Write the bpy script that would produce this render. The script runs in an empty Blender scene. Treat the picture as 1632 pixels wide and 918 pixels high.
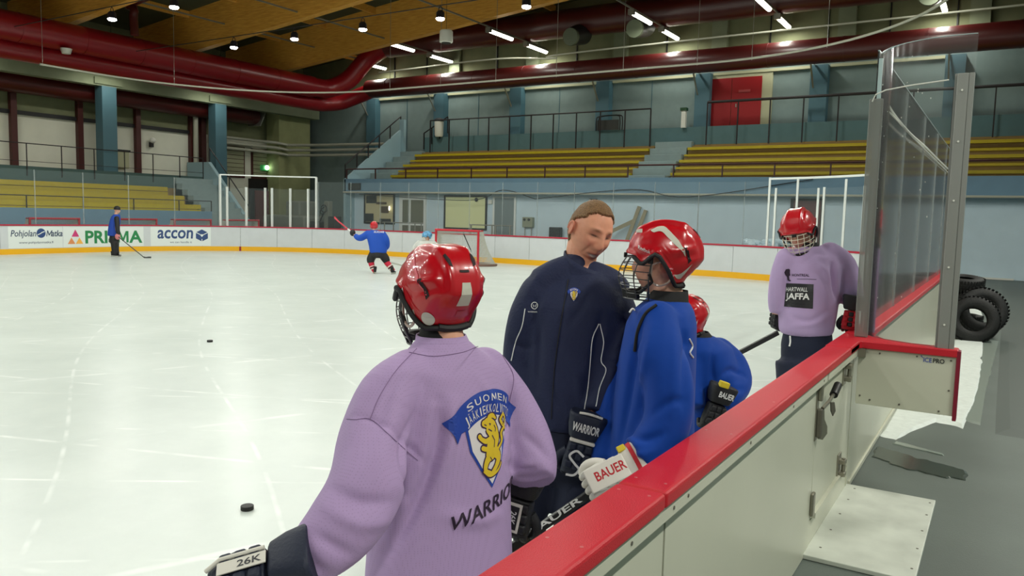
import bpy, bmesh, math, random
from math import sin, cos, pi, radians, sqrt, atan2, exp
from mathutils import Vector, Matrix, noise
from mathutils.bvhtree import BVHTree
import numpy as np
random.seed(7)
SC = bpy.context.scene
COL = SC.collection

# ------------------------------------------------------------------ camera
FPX, CX, CY, CAMH = 1250.0, 816.0, 459.0, 1.8
def _n(v):
    v = np.array(v, float); return v/np.linalg.norm(v)
_Y = _n((1603-CX, 362-CY, FPX)); _X = -_n((-1182-CX, 294-CY, FPX))
_Z = np.cross(_Y, _X)
if _Z[1] > 0: _Z = -_Z
_Z = _n(_Z); _X = _n(np.cross(_Y, _Z))
if _X[0] < 0: _X = -_X
ROT = np.array([_X, _Y, _Z])            # world axes seen from the camera (x right, y down, z forward)
cam_d = bpy.data.cameras.new('camera'); cam = bpy.data.objects.new('camera', cam_d); COL.objects.link(cam)
cam_d.sensor_width = 36; cam_d.lens = FPX*36/1632; cam_d.clip_start = .05; cam_d.clip_end = 200
r_, d_, f_ = ROT[:, 0], ROT[:, 1], ROT[:, 2]
cam.matrix_world = Matrix(((r_[0], -d_[0], -f_[0], 0), (r_[1], -d_[1], -f_[1], 0), (r_[2], -d_[2], -f_[2], CAMH), (0, 0, 0, 1)))
SC.camera = cam
SC.view_settings.view_transform = 'Standard'; SC.view_settings.look = 'None'
SC.view_settings.gamma = 1.0; SC.view_settings.use_curve_mapping = False
SC.view_settings.exposure = 0.0
SC.cycles.use_denoising = True
SC.cycles.max_bounces = 6; SC.cycles.diffuse_bounces = 3; SC.cycles.glossy_bounces = 3
SC.cycles.transmission_bounces = 6; SC.cycles.transparent_max_bounces = 24
SC.cycles.sample_clamp_indirect = 4.0; SC.cycles.caustics_reflective = False; SC.cycles.caustics_refractive = False
# ------------------------------------------------------------------ light of the hall
W = bpy.data.worlds.new('world'); SC.world = W; W.use_nodes = True
W.node_tree.nodes['Background'].inputs[0].default_value = (.75, .85, .8, 1)
W.node_tree.nodes['Background'].inputs[1].default_value = .12
LAMP_W = 335.0      # each rink floodlight
LAMP_COL = (.97, 1.0, .92)
TUBE_W = 105.0
WALK_W = 230.0        # each fluorescent fitting
TUBE_COL = (1.0, 1.0, .9)

def ray(px, py):
    return Vector(ROT @ np.array([px-CX, py-CY, FPX]))
O = Vector((0, 0, CAMH))
def at(px, py, dep): return O + ray(px, py)*(dep/FPX)     # point seen at a pixel, dep metres deep
def onx(px, py, x):
    r = ray(px, py); return O + r*(x/r.x)
def ony(px, py, y):
    r = ray(px, py); return O + r*(y/r.y)
def onz(px, py, z):
    r = ray(px, py); return O + r*((z-CAMH)/r.z)

# ------------------------------------------------------------------ materials
def lin(c):
    return tuple(((v/255)/12.92 if v/255 <= .04045 else (((v/255)+.055)/1.055)**2.4) for v in c)
MATS = {}
def mat(name, rgb, rough=.6, metal=0., var=.0, vscale=8., bump=0., bscale=60., emit=0., spec=.5, coat=0., alpha=1., trans=0., sub=0.):
    if name in MATS: return MATS[name]
    m = bpy.data.materials.new(name); m.use_nodes = True; MATS[name] = m
    nt = m.node_tree; b = nt.nodes['Principled BSDF']
    c = lin(rgb)
    b.inputs['Base Color'].default_value = (*c, 1); b.inputs['Roughness'].default_value = rough
    b.inputs['Metallic'].default_value = metal; b.inputs['Specular IOR Level'].default_value = spec
    b.inputs['Coat Weight'].default_value = coat; b.inputs['Coat Roughness'].default_value = .06
    if sub: b.inputs['Subsurface Weight'].default_value = sub; b.inputs['Subsurface Radius'].default_value = (.02, .008, .004); b.inputs['Subsurface Scale'].default_value = .5
    if trans: b.inputs['Transmission Weight'].default_value = trans
    if alpha < 1: b.inputs['Alpha'].default_value = alpha
    if emit: b.inputs['Emission Color'].default_value = (*c, 1); b.inputs['Emission Strength'].default_value = emit
    if var or bump:
        tc = nt.nodes.new('ShaderNodeTexCoord')
    if var:
        nz = nt.nodes.new('ShaderNodeTexNoise'); nz.inputs['Scale'].default_value = vscale; nz.inputs['Detail'].default_value = 6
        nt.links.new(tc.outputs['Object'], nz.inputs['Vector'])
        mr = nt.nodes.new('ShaderNodeMapRange'); mr.inputs[1].default_value = .3; mr.inputs[2].default_value = .7
        mr.inputs[3].default_value = 1-var; mr.inputs[4].default_value = 1+var
        nt.links.new(nz.outputs[0], mr.inputs[0])
        mx = nt.nodes.new('ShaderNodeVectorMath'); mx.operation = 'SCALE'; mx.inputs[0].default_value = c
        nt.links.new(mr.outputs[0], mx.inputs['Scale']); nt.links.new(mx.outputs[0], b.inputs['Base Color'])
    if bump:
        n2 = nt.nodes.new('ShaderNodeTexNoise'); n2.inputs['Scale'].default_value = bscale; n2.inputs['Detail'].default_value = 4
        nt.links.new(tc.outputs['Object'], n2.inputs['Vector'])
        bp = nt.nodes.new('ShaderNodeBump'); bp.inputs['Strength'].default_value = bump; bp.inputs['Distance'].default_value = .01
        nt.links.new(n2.outputs[0], bp.inputs['Height']); nt.links.new(bp.outputs[0], b.inputs['Normal'])
    return m
def nodes(m):
    nt = m.node_tree; return nt, nt.nodes['Principled BSDF']

# ------------------------------------------------------------------ mesh builder
def link(o, parent=None):
    COL.objects.link(o)
    if parent is not None:
        o.parent = parent; o.matrix_parent_inverse = Matrix.Translation(-Vector(parent.get('base', (0, 0, 0))))
    return o
def tag(o, label=None, cat=None, group=None, kind=None):
    if label: o['label'] = label
    if cat: o['category'] = cat
    if group: o['group'] = group
    if kind: o['kind'] = kind
    return o
def thing(name, label, cat, loc=(0, 0, 0), group=None):
    e = bpy.data.objects.new(name, None); COL.objects.link(e); e.location = loc; e['base'] = tuple(loc)
    e.empty_display_size = .1
    return tag(e, label, cat, group)
class MB:
    def __init__(s): s.v = []; s.f = []
    def add(s, vs, fs):
        n = len(s.v); s.v += [tuple(v) for v in vs]; s.f += [tuple(i+n for i in f) for f in fs]; return s
    def box(s, x0, x1, y0, y1, z0, z1):
        if x0 > x1: x0, x1 = x1, x0
        if y0 > y1: y0, y1 = y1, y0
        if z0 > z1: z0, z1 = z1, z0
        return s.add([(x0,y0,z0),(x1,y0,z0),(x1,y1,z0),(x0,y1,z0),(x0,y0,z1),(x1,y0,z1),(x1,y1,z1),(x0,y1,z1)],
                     [(0,3,2,1),(4,5,6,7),(0,1,5,4),(1,2,6,5),(2,3,7,6),(3,0,4,7)])
    def obox(s, c, size, M=None):
        h = Vector(size)/2; M = M or Matrix.Identity(3); c = Vector(c)
        vs = [c + M @ Vector((a*h.x, b*h.y, d*h.z)) for d in (-1, 1) for a, b in ((-1,-1),(1,-1),(1,1),(-1,1))]
        return s.add(vs, [(0,3,2,1),(4,5,6,7),(0,1,5,4),(1,2,6,5),(2,3,7,6),(3,0,4,7)])
    def beam(s, p0, p1, w, h, up=(0, 0, 1)):      # rectangular bar from p0 to p1
        p0, p1 = Vector(p0), Vector(p1); d = (p1-p0); L = d.length; d.normalize(); up = Vector(up)
        sd = d.cross(up); sd.normalize(); u = sd.cross(d)
        M = Matrix((sd, d, u)).transposed()
        return s.obox((p0+p1)/2, (w, L, h), M)
    def tube(s, pts, r, n=8, cap=True, closed=False):
        pts = [Vector(p) for p in pts]; N = len(pts); rs = r if isinstance(r, (list, tuple)) else [r]*N
        prev = None; rings = []
        for i, p in enumerate(pts):
            a = pts[i-1] if (i > 0 or closed) else p; b = pts[(i+1) % N] if (i < N-1 or closed) else p
            t = (b-a).normalized()
            if prev is None:
                q = Vector((0, 0, 1)) if abs(t.z) < .9 else Vector((1, 0, 0)); u = t.cross(q).normalized()
            else:
                u = (prev - t*prev.dot(t)).normalized()
            prev = u; w = t.cross(u)
            rings.append([p + (u*cos(2*pi*k/n) + w*sin(2*pi*k/n))*rs[i] for k in range(n)])
        vs = [v for rg in rings for v in rg]; fs = []
        for i in range(N if closed else N-1):
            j = (i+1) % N
            for k in range(n):
                k2 = (k+1) % n; fs.append((i*n+k, i*n+k2, j*n+k2, j*n+k))
        if cap and not closed:
            fs.append(tuple(range(n))[::-1]); fs.append(tuple((N-1)*n+k for k in range(n)))
        return s.add(vs, fs)
    def cyl(s, p0, p1, r, n=16, r2=None): return s.tube([p0, p1], [r, r if r2 is None else r2], n)
    def loft(s, rings, cap=True, closed_ring=True):
        n = len(rings[0]); vs = [v for r in rings for v in r]; fs = []
        for i in range(len(rings)-1):
            for k in range(n if closed_ring else n-1):
                k2 = (k+1) % n; fs.append((i*n+k, i*n+k2, (i+1)*n+k2, (i+1)*n+k))
        if cap:
            fs.append(tuple(range(n))[::-1]); fs.append(tuple((len(rings)-1)*n+k for k in range(n)))
        return s.add(vs, fs)
    def ball(s, c, r, n=12, m=8, M=None):
        c = Vector(c); r = Vector((r, r, r)) if not hasattr(r, '__len__') else Vector(r); M = M or Matrix.Identity(3)
        vs = [c + M @ Vector((0, 0, r.z))]
        for i in range(1, m):
            t = pi*i/m
            for k in range(n):
                a = 2*pi*k/n; vs.append(c + M @ Vector((r.x*sin(t)*cos(a), r.y*sin(t)*sin(a), r.z*cos(t))))
        vs.append(c + M @ Vector((0, 0, -r.z))); fs = []
        for k in range(n): fs.append((0, 1+k, 1+(k+1) % n))
        for i in range(m-2):
            for k in range(n):
                a = 1+i*n+k; b = 1+i*n+(k+1) % n; fs.append((a, a+n, b+n, b))
        L = len(vs)-1
        for k in range(n): fs.append((L, 1+(m-2)*n+(k+1) % n, 1+(m-2)*n+k))
        return s.add(vs, fs)
    def prism(s, poly, o, u, v, h):        # 2D polygon in plane (o,u,v), thickness along u x v
        o, u, v = Vector(o), Vector(u), Vector(v); w = u.cross(v).normalized()*h
        n = len(poly); a = [o+u*p[0]+v*p[1] for p in poly]
        return s.add(a+[p+w for p in a], [tuple(range(n))[::-1], tuple(range(n, 2*n))]+[(i, (i+1) % n, n+(i+1) % n, n+i) for i in range(n)])
    def mesh(s, name):
        me = bpy.data.meshes.new(name); me.from_pydata(s.v, [], s.f); me.update(); return me
    def build(s, name, m, parent=None, smooth=False, bevel=0., seg=2, fixn=True):
        me = s.mesh(name)
        if fixn:
            bm = bmesh.new(); bm.from_mesh(me); bmesh.ops.recalc_face_normals(bm, faces=bm.faces); bm.to_mesh(me); bm.free()
        for x in (m if isinstance(m, (list, tuple)) else [m]): me.materials.append(x)
        o = bpy.data.objects.new(name, me); link(o, parent)
        if smooth:
            for p in me.polygons: p.use_smooth = True
            try: me.set_sharp_from_angle(angle=radians(smooth if smooth is not True else 40))
            except Exception: pass
        if bevel:
            md = o.modifiers.new('b', 'BEVEL'); md.width = bevel; md.segments = seg; md.limit_method = 'ANGLE'
        return o
def struct(o): o['kind'] = 'structure'; return o
def copy_tree(o, parent=None):
    c = o.copy(); COL.objects.link(c)
    if parent is not None: c.parent = parent
    for ch in o.children: copy_tree(ch, c)
    return c

# flat lettering -> list of (verts2d, faces)
_tc = {}
def _glyph(t, bold=0., shear=0.):
    k = (t, bold, shear)
    if k in _tc: return _tc[k]
    c = bpy.data.curves.new('t', 'FONT'); c.body = t; c.size = 1; c.offset = bold; c.shear = shear; c.resolution_u = 3
    o = bpy.data.objects.new('t', c); COL.objects.link(o)
    dg = bpy.context.evaluated_depsgraph_get(); me = bpy.data.meshes.new_from_object(o.evaluated_get(dg))
    vs = [(v.co.x, v.co.y) for v in me.vertices]; fs = [tuple(p.vertices) for p in me.polygons]
    bpy.data.objects.remove(o); bpy.data.curves.remove(c); bpy.data.meshes.remove(me)
    _tc[k] = (vs, fs); return _tc[k]
def text2d(s, bold=0., shear=0.):
    """glyph by glyph; a heavy M is drawn as its own outline (the font's M folds over when thickened)"""
    mx = lambda t: max(v[0] for v in _glyph(t)[0])
    H = mx('H'); x = 0.; vs = []; fs = []
    for ch in s:
        adv = mx(ch+'H')-H
        if ch != ' ':
            v, f = _glyph(ch, 0. if ch == 'M' else bold, shear)
            if ch == 'M' and bold:
                x0, x1 = min(p[0] for p in v), max(p[0] for p in v); y1 = max(p[1] for p in v); w = x1-x0; q = (.07+2*bold)/w
                pl = [(0, 0), (0, 1), (q*1.2, 1), (.5, .40), (1-q*1.2, 1), (1, 1), (1, 0), (1-q, 0), (1-q, .66), (.5+q*.35, .12), (.5-q*.35, .12), (q, .66), (q, 0)]
                v = [(x0+a*w+shear*b*y1, b*y1) for a, b in pl]; f = [tuple(range(len(pl)))]
            n = len(vs); vs += [(p[0]+x, p[1]) for p in v]; fs += [tuple(i+n for i in g) for g in f]
        x += adv
    xs = [v[0] for v in vs]; ys = [v[1] for v in vs]; cx, cy = (min(xs)+max(xs))/2, (min(ys)+max(ys))/2
    return [(a-cx, b-cy) for a, b in vs], fs, max(xs)-min(xs), max(ys)-min(ys)
def fit_text(s, w, h, bold=0., spacing=1., shear=0.):
    vs, fs, tw, th = text2d(s, bold, shear)
    return [(x*w/tw, y*h/th) for x, y in vs], fs
def flat(shapes, fn, name, m, parent, maxlen=None):
    """shapes: [(verts2d, faces)], fn maps (x,y)->Vector; thin decal with faces only"""
    bm = bmesh.new()
    for vs, fs in shapes:
        bv = [bm.verts.new((x, y, 0)) for x, y in vs]
        for f in fs:
            try: bm.faces.new([bv[i] for i in f])
            except ValueError: pass
    if maxlen:
        bmesh.ops.triangulate(bm, faces=bm.faces)
        for _ in range(7):
            long = [e for e in bm.edges if e.calc_length() > maxlen]
            if not long: break
            bmesh.ops.subdivide_edges(bm, edges=long, cuts=1)
            bmesh.ops.triangulate(bm, faces=[f for f in bm.faces if len(f.verts) > 3])
    for v in bm.verts: v.co = fn(v.co.x, v.co.y)
    me = bpy.data.meshes.new(name); bm.to_mesh(me); bm.free(); me.materials.append(m)
    o = bpy.data.objects.new(name, me); link(o, parent); return o
def poly(pts): return (list(pts), [tuple(range(len(pts)))])
def disc(cx, cy, r, n=32, a0=0, a1=2*pi): return poly([(cx+r*cos(a0+(a1-a0)*k/n), cy+r*sin(a0+(a1-a0)*k/n)) for k in range(n if a1-a0 >= 2*pi-1e-6 else n+1)])
def ring2d(cx, cy, r0, r1, n=32, a0=0, a1=2*pi):
    vs = []; fs = []
    for k in range(n+1):
        a = a0+(a1-a0)*k/n; vs += [(cx+r0*cos(a), cy+r0*sin(a)), (cx+r1*cos(a), cy+r1*sin(a))]
        if k: fs.append((2*k-2, 2*k-1, 2*k+1, 2*k))
    return vs, fs
def stroke(pts, w):
    """constant (or per point) width ribbon along a 2D polyline"""
    vs = []; fs = []; N = len(pts)
    for i, p in enumerate(pts):
        a = pts[max(i-1, 0)]; b = pts[min(i+1, N-1)]; dx, dy = b[0]-a[0], b[1]-a[1]; L = sqrt(dx*dx+dy*dy) or 1
        ww = (w[i] if hasattr(w, '__len__') else w)/2; vs += [(p[0]-dy/L*ww, p[1]+dx/L*ww), (p[0]+dy/L*ww, p[1]-dx/L*ww)]
        if i: fs.append((2*i-2, 2*i-1, 2*i+1, 2*i))
    return vs, fs
def shift(sh, dx, dy, s=1.): return [(x*s+dx, y*s+dy) for x, y in sh[0]], sh[1]
def spline(P, n=8):
    """Catmull-Rom through points"""
    P = [Vector(p) for p in P]; out = []
    for i in range(len(P)-1):
        p0 = P[i-1] if i else P[0]*2-P[1]; p1, p2 = P[i], P[i+1]; p3 = P[i+2] if i+2 < len(P) else P[-1]*2-P[-2]
        for k in range(n):
            t = k/n; out.append(.5*((2*p1)+(p2-p0)*t+(2*p0-5*p1+4*p2-p3)*t*t+(3*p1-p0-3*p2+p3)*t**3))
    out.append(P[-1]); return out
# ================================================================== materials of the hall
m_conc = mat('floor_rubber', (94, 103, 98), .55, var=.12, vscale=1.2, bump=.15, bscale=120)
m_wallblue = mat('blue_wall_paint', (140, 166, 176), .7, var=.03, vscale=2)
m_fascia = mat('blue_fascia_paint', (112, 146, 168), .65, var=.04, vscale=2)
m_backwall = mat('upper_wall_paint', (122, 140, 138), .8, var=.05, vscale=3)
m_parapet = mat('parapet_blue', (84, 116, 120), .7, var=.04, vscale=3)
m_column = mat('column_blue', (72, 108, 120), .55)
m_olive = mat('olive_cladding', (120, 124, 92), .8, var=.1, vscale=1.5)
m_whitepanel = mat('white_wall_panel', (222, 222, 206), .7, var=.03, vscale=2)
m_concbeam = mat('concrete_beam', (124, 132, 106), .8, var=.06, vscale=2)
m_redpost = mat('oxide_red_steel', (74, 26, 22), .5)
m_dark = mat('near_black_metal', (22, 22, 24), .5)
m_rail = mat('dark_railing_paint', (34, 28, 30), .5)
m_railred = mat('brown_red_railing_paint', (66, 26, 26), .5)
m_duct = mat('red_duct_lacquer', (140, 16, 26), .32, spec=.6, bump=.08, bscale=12)
m_duct2 = mat('dark_red_duct_lacquer', (72, 18, 16), .34, spec=.6, bump=.08, bscale=12)
m_roof = mat('roof_deck', (66, 68, 44), .85, var=.15, vscale=1)
m_galv = mat('galvanised_steel', (150, 150, 140), .4, metal=.6)
m_pipe = mat('pale_pipe', (176, 176, 160), .4)
m_white = mat('white_plastic', (225, 225, 215), .4)
m_whiteframe = mat('white_painted_frame', (226, 230, 226), .45)
m_yellow = mat('yellow_bench_paint', (186, 166, 10), .5, var=.05, vscale=6)
m_stepc = mat('brown_step_concrete', (146, 122, 74), .85, var=.08, vscale=4)
m_steps = mat('grey_blue_steps', (140, 158, 158), .75, var=.05, vscale=4)
m_aisle = mat('pale_blue_stair_wall', (150, 178, 186), .7)
m_reddoor = mat('red_door_paint', (146, 6, 14), .5)
m_cream = mat('cream_paint', (176, 176, 144), .7)
m_board = mat('white_board_plastic', (204, 208, 210), .28, var=.03, vscale=3)
m_cap = mat('red_cap_rail_plastic', (196, 22, 40), .42, bump=.25, bscale=260)
m_capfar = mat('dark_red_cap_rail', (176, 20, 52), .4)
m_kick = mat('yellow_kick_plate', (236, 176, 20), .35)
m_nearpanel = mat('off_white_board_panel', (204, 204, 186), .35, var=.03, vscale=1.5)
m_tubeglow = mat('fluorescent_glow', (255, 255, 236), .5, emit=9.)
m_lampglow = mat('floodlight_glow', (255, 250, 255), .5, emit=30.)
# glulam: long grain and lamella lines
m_wood = mat('glulam_wood', (190, 130, 44), .5)
nt, b = nodes(m_wood)
tc = nt.nodes.new('ShaderNodeTexCoord'); mp = nt.nodes.new('ShaderNodeMapping'); mp.inputs['Scale'].default_value = (.6, 6, 9)
nz = nt.nodes.new('ShaderNodeTexNoise'); nz.inputs['Scale'].default_value = 3; nz.inputs['Detail'].default_value = 8
rp = nt.nodes.new('ShaderNodeValToRGB'); rp.color_ramp.elements[0].color = (*lin((204, 138, 54)), 1); rp.color_ramp.elements[1].color = (*lin((236, 178, 80)), 1)
rp.color_ramp.elements[0].position = .3; rp.color_ramp.elements[1].position = .7
nt.links.new(tc.outputs['Object'], mp.inputs[0]); nt.links.new(mp.outputs[0], nz.inputs['Vector']); nt.links.new(nz.outputs[0], rp.inputs[0]); nt.links.new(rp.outputs[0], b.inputs['Base Color'])
# ice
m_ice = mat('rink_ice', (226, 234, 230), .22, spec=.5)
nt, b = nodes(m_ice); L = nt.links.new
tc = nt.nodes.new('ShaderNodeTexCoord')
n1 = nt.nodes.new('ShaderNodeTexNoise'); n1.inputs['Scale'].default_value = .8; n1.inputs['Detail'].default_value = 8; n1.inputs['Roughness'].default_value = .65
L(tc.outputs['Object'], n1.inputs['Vector'])
acc = None
for (sc_, rot, dist, loc) in ((.35, .3, 9, (3, 1, 0)), (.5, 1.3, 12, (-7, 4, 0)), (.7, 2.2, 10, (11, -5, 0)), (.9, .9, 14, (1, 9, 0))):
    mp = nt.nodes.new('ShaderNodeMapping'); mp.inputs['Rotation'].default_value = (0, 0, rot); mp.inputs['Location'].default_value = loc
    L(tc.outputs['Object'], mp.inputs[0])
    wv = nt.nodes.new('ShaderNodeTexWave'); wv.inputs['Scale'].default_value = sc_*.35; wv.inputs['Distortion'].default_value = dist; wv.inputs['Detail'].default_value = 1.0; wv.inputs['Detail Scale'].default_value = .22
    L(mp.outputs[0], wv.inputs['Vector'])
    mr = nt.nodes.new('ShaderNodeMapRange'); mr.inputs[1].default_value = .9975; mr.inputs[2].default_value = 1.0; L(wv.outputs[1], mr.inputs[0])
    if acc is None: acc = mr.outputs[0]
    else:
        ad = nt.nodes.new('ShaderNodeMath'); ad.operation = 'MAXIMUM'; L(acc, ad.inputs[0]); L(mr.outputs[0], ad.inputs[1]); acc = ad.outputs[0]
n3 = nt.nodes.new('ShaderNodeTexNoise'); n3.inputs['Scale'].default_value = 2.5; L(tc.outputs['Object'], n3.inputs['Vector'])
gt = nt.nodes.new('ShaderNodeMapRange'); gt.inputs[1].default_value = .45; gt.inputs[2].default_value = .65; L(n3.outputs[0], gt.inputs[0])
mu = nt.nodes.new('ShaderNodeMath'); mu.operation = 'MULTIPLY'; L(acc, mu.inputs[0]); L(gt.outputs[0], mu.inputs[1])
cr = nt.nodes.new('ShaderNodeValToRGB'); cr.color_ramp.elements[0].position = .2; cr.color_ramp.elements[1].position = .8
cr.color_ramp.elements[0].color = (*lin((208, 218, 212)), 1); cr.color_ramp.elements[1].color = (*lin((232, 240, 234)), 1)
L(n1.outputs[0], cr.inputs[0])
mc = nt.nodes.new('ShaderNodeMixRGB'); mc.inputs[2].default_value = (*lin((246, 251, 247)), 1); L(mu.outputs[0], mc.inputs[0]); L(cr.outputs[0], mc.inputs[1])
L(mc.outputs[0], b.inputs['Base Color'])
b.inputs['Roughness'].default_value = .3
def glass_mat(name, tint, alpha, rough=.05):
    m = mat(name, tint, rough); nt, b = nodes(m)
    tr = nt.nodes.new('ShaderNodeBsdfTransparent'); gl = nt.nodes.new('ShaderNodeBsdfGlossy'); gl.inputs['Roughness'].default_value = rough
    df = nt.nodes.new('ShaderNodeBsdfDiffuse'); df.inputs[0].default_value = (*lin(tint), 1)
    fr = nt.nodes.new('ShaderNodeFresnel'); fr.inputs[0].default_value = 1.16
    m1 = nt.nodes.new('ShaderNodeMixShader'); m2 = nt.nodes.new('ShaderNodeMixShader'); m1.inputs[0].default_value = alpha
    nt.links.new(tr.outputs[0], m1.inputs[1]); nt.links.new(df.outputs[0], m1.inputs[2])
    nt.links.new(fr.outputs[0], m2.inputs[0]); nt.links.new(m1.outputs[0], m2.inputs[1]); nt.links.new(gl.outputs[0], m2.inputs[2])
    nt.links.new(m2.outputs[0], nt.nodes['Material Output'].inputs[0]); return m
m_glass = glass_mat('rink_glass', (190, 205, 205), .035)
m_glassedge = mat('glass_pane_edge', (170, 190, 190), .3)
m_glassnear = glass_mat('scratched_acrylic', (170, 174, 172), .07, .12)

# ================================================================== floor, ice, rink outline
XL, XR, YE, RC, HB = -29.4, -.88, 24.6, 7.5, 1.053       # rink sides, end, corner radius, board height
YS = -14.0
_segs = [('l', (XL, YS), (XL, YE-RC)), ('a', (XL+RC, YE-RC), pi, pi/2), ('l', (XL+RC, YE), (XR-RC, YE)), ('a', (XR-RC, YE-RC), pi/2, 0), ('l', (XR, YE-RC), (XR, 5.4))]
_len = [(Vector(g[2])-Vector(g[1])).length if g[0] == 'l' else RC*abs(g[3]-g[2]) for g in _segs]
S_C1 = _len[0]; S_E = S_C1+_len[1]; S_C2 = S_E+_len[2]; S_N = S_C2+_len[3]; S_END = S_N+_len[4]
def contour(s, off=0.):
    """point on the rink outline at arc length s; off > 0 moves towards the ice"""
    for g, Ln in zip(_segs, _len):
        if s <= Ln or g is _segs[-1]:
            if g[0] == 'l':
                a, bq = Vector(g[1]), Vector(g[2]); d = (bq-a).normalized(); p = a+d*s; nrm = Vector((d.y, -d.x)); return p+nrm*off
            ang = g[2]+(g[3]-g[2])*s/Ln; return Vector(g[1])+Vector((cos(ang), sin(ang)))*(RC-off)
        s -= Ln
def along(s0, s1, step=.4):
    n = max(1, int(round((s1-s0)/step))); return [s0+(s1-s0)*k/n for k in range(n+1)]
def strip(s0, s1, o0, o1, z0, z1, step=.4):
    """solid swept along the outline"""
    mb = MB(); rings = []
    for s in along(s0, s1, step):
        a, c = contour(s, o0), contour(s, o1)
        rings.append([(a.x, a.y, z0), (c.x, c.y, z0), (c.x, c.y, z1), (a.x, a.y, z1)])
    return mb.loft(rings)
struct(MB().box(-45, 12, -34, 38, -.3, -.006).build('floor', m_conc))
ice_pts = [contour(s) for s in along(0, S_N, .5)] + [Vector((XR, -30)), Vector((XL, -30))]
me = bpy.data.meshes.new('ice'); me.from_pydata([(p.x, p.y, 0) for p in ice_pts], [], [tuple(range(len(ice_pts)))[::-1]]); me.materials.append(m_ice)
ice = bpy.data.objects.new('floor_ice', me); COL.objects.link(ice); struct(ice)

# ================================================================== boards, all round the far rink
bd = thing('rink_boards', 'white dasher boards with dark red cap rail and yellow kick plate around the far ice', 'rink boards', (XL, 10, 0))
k = 0; s = 0.6
seams = []
while s < S_N+1.7-.1:
    e = min(s+1.5, S_N+1.7); seams.append((s, e)); s = e
for (a, e) in seams:
    if contour(e).y < -2 and contour(e).x < -20: continue
    strip(a+.006, e-.006, -.05, -.012, .19, HB-.05, .3).build('board_panel', m_board, bd)
strip(6, S_N+1.7, -.08, .0, .0, .19, .3).build('kick_plate', m_kick, bd)
strip(6, S_N+1.7, -.14, .02, HB-.05, HB, .3).build('cap_rail', m_capfar, bd, bevel=.012)
pm = contour(S_C1+6.6, .01)     # red goal line mark on the kick plate
mb = strip(S_C1+5.45, S_C1+5.53, .0, .012, .0, .19, .1); mb.build('goal_line_mark', mat('dull_red_mark', (150, 30, 30), .5), bd)

# adverts on the boards: flat mappings onto the outline
m_adblue = mat('advert_navy', (46, 72, 122), .4); m_adgrey = mat('advert_slate', (58, 74, 100), .4)
m_adgreen = mat('advert_green', (40, 132, 76), .4); m_pink = mat('advert_pink', (206, 60, 120), .4)
m_or1 = mat('advert_orange', (226, 146, 92), .4); m_or2 = mat('advert_amber', (244, 180, 80), .4); m_adpanel = mat('advert_white', (226, 232, 228), .3)
def s_at(px, py=378):
    """arc length on the far left outline that is seen at a pixel"""
    best = None
    for i in range(4000):
        s = 8+i*.01; p = contour(s); c = ROT.T @ (np.array([p.x, p.y, .62])-np.array([0, 0, CAMH])); x = CX+FPX*c[0]/c[2]
        if best is None or abs(x-px) < best[0]: best = (abs(x-px), s)
    return best[1]
SA = {p: s_at(p) for p in (13, 17, 55, 65, 75, 101, 105, 108, 133, 136, 220, 228, 248, 305, 310, 332, 335, 222, 72, 100, 30, 85, 307, 270)}
def onboard(s0, off=.006):
    return lambda x, y: (lambda p: Vector((p.x, p.y, y)))(contour(s0+x, -.012+off))
def zf(lo, hi, f): return lo+(hi-lo)*f
Z0, Z1 = .19, HB-.05
ad = [(13, 100), (101, 229), (240, 336)]
for a_, b_ in ad:
    sa, sb = s_at(a_), s_at(b_)
    flat([poly([(0, Z0+.02), (sb-sa, Z0+.02), (sb-sa, Z1-.02), (0, Z1-.02)])], onboard(sa, .003), 'advert_panel', m_adpanel, bd, .25)
def ad_text(t, p0, p1, zc, h, m, bold=.02, shear=0., nm='advert_lettering'):
    a, e = s_at(p0), s_at(p1)
    vs, fs = fit_text(t, e-a, h, bold, shear=shear)
    flat([(vs, fs)], lambda x, y: onboard((a+e)/2)(x, y+zc), nm, m, bd, .12)
ad_text('Pohjolan', 17, 58, .70, .30, m_adgrey, .012, .2)
ad_text('Matka', 74, 100, .73, .23, m_adgrey, .02, .2)
ad_text('www.pohjolanmatka.fi', 30, 85, .40, .10, m_adgrey, .005)
ad_text('PRISMA', 136, 227, .58, .50, m_adgreen, .03)
ad_text('accon', 251, 308, .68, .36, m_adblue, .02, .1)
ad_text('we can handle it', 271, 306, .36, .08, m_adgrey, .0)
c0 = s_at(66)
rw = (s_at(73)-s_at(58))/2*.95
flat([([(x*rw, .74+y*.17) for x, y in disc(0, 0, 1)[0]], disc(0, 0, 1)[1])], onboard(c0), 'round_logo', m_adblue, bd)
flat([stroke([(-.8*rw, .68), (-.2*rw, .72), (.25*rw, .77), (.8*rw, .80)], .03)], onboard(c0, .009), 'logo_swoosh', m_adpanel, bd)
c0 = s_at(120.5); w_ = (s_at(133)-s_at(108))/2
tri = lambda x, y, w, h: poly([(x-w, y), (x+w, y), (x, y+h)])
flat([tri(0, .60, w_*.48, .27)], onboard(c0), 'triangle_logo', m_pink, bd)
flat([tri(-w_*.5, .33, w_*.48, .24)], onboard(c0), 'triangle_logo', m_or1, bd)
flat([tri(w_*.5, .33, w_*.48, .24)], onboard(c0), 'triangle_logo', m_or2, bd)
c0 = s_at(322); w_ = (s_at(332)-s_at(312))/2
hx = [(w_*cos(pi/6+pi/3*k_)*1.1, .64+.25*sin(pi/6+pi/3*k_)) for k_ in range(6)]
flat([poly(hx)], onboard(c0), 'cube_logo', m_adblue, bd)
flat([stroke([(0, .64), hx[0]], .03), stroke([(0, .64), hx[2]], .03), stroke([(0, .64), hx[4]], .03), poly([(0, .70), (.06, .64), (0, .58), (-.06, .64)])], onboard(c0, .009), 'logo_lines', m_adpanel, bd)

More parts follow.
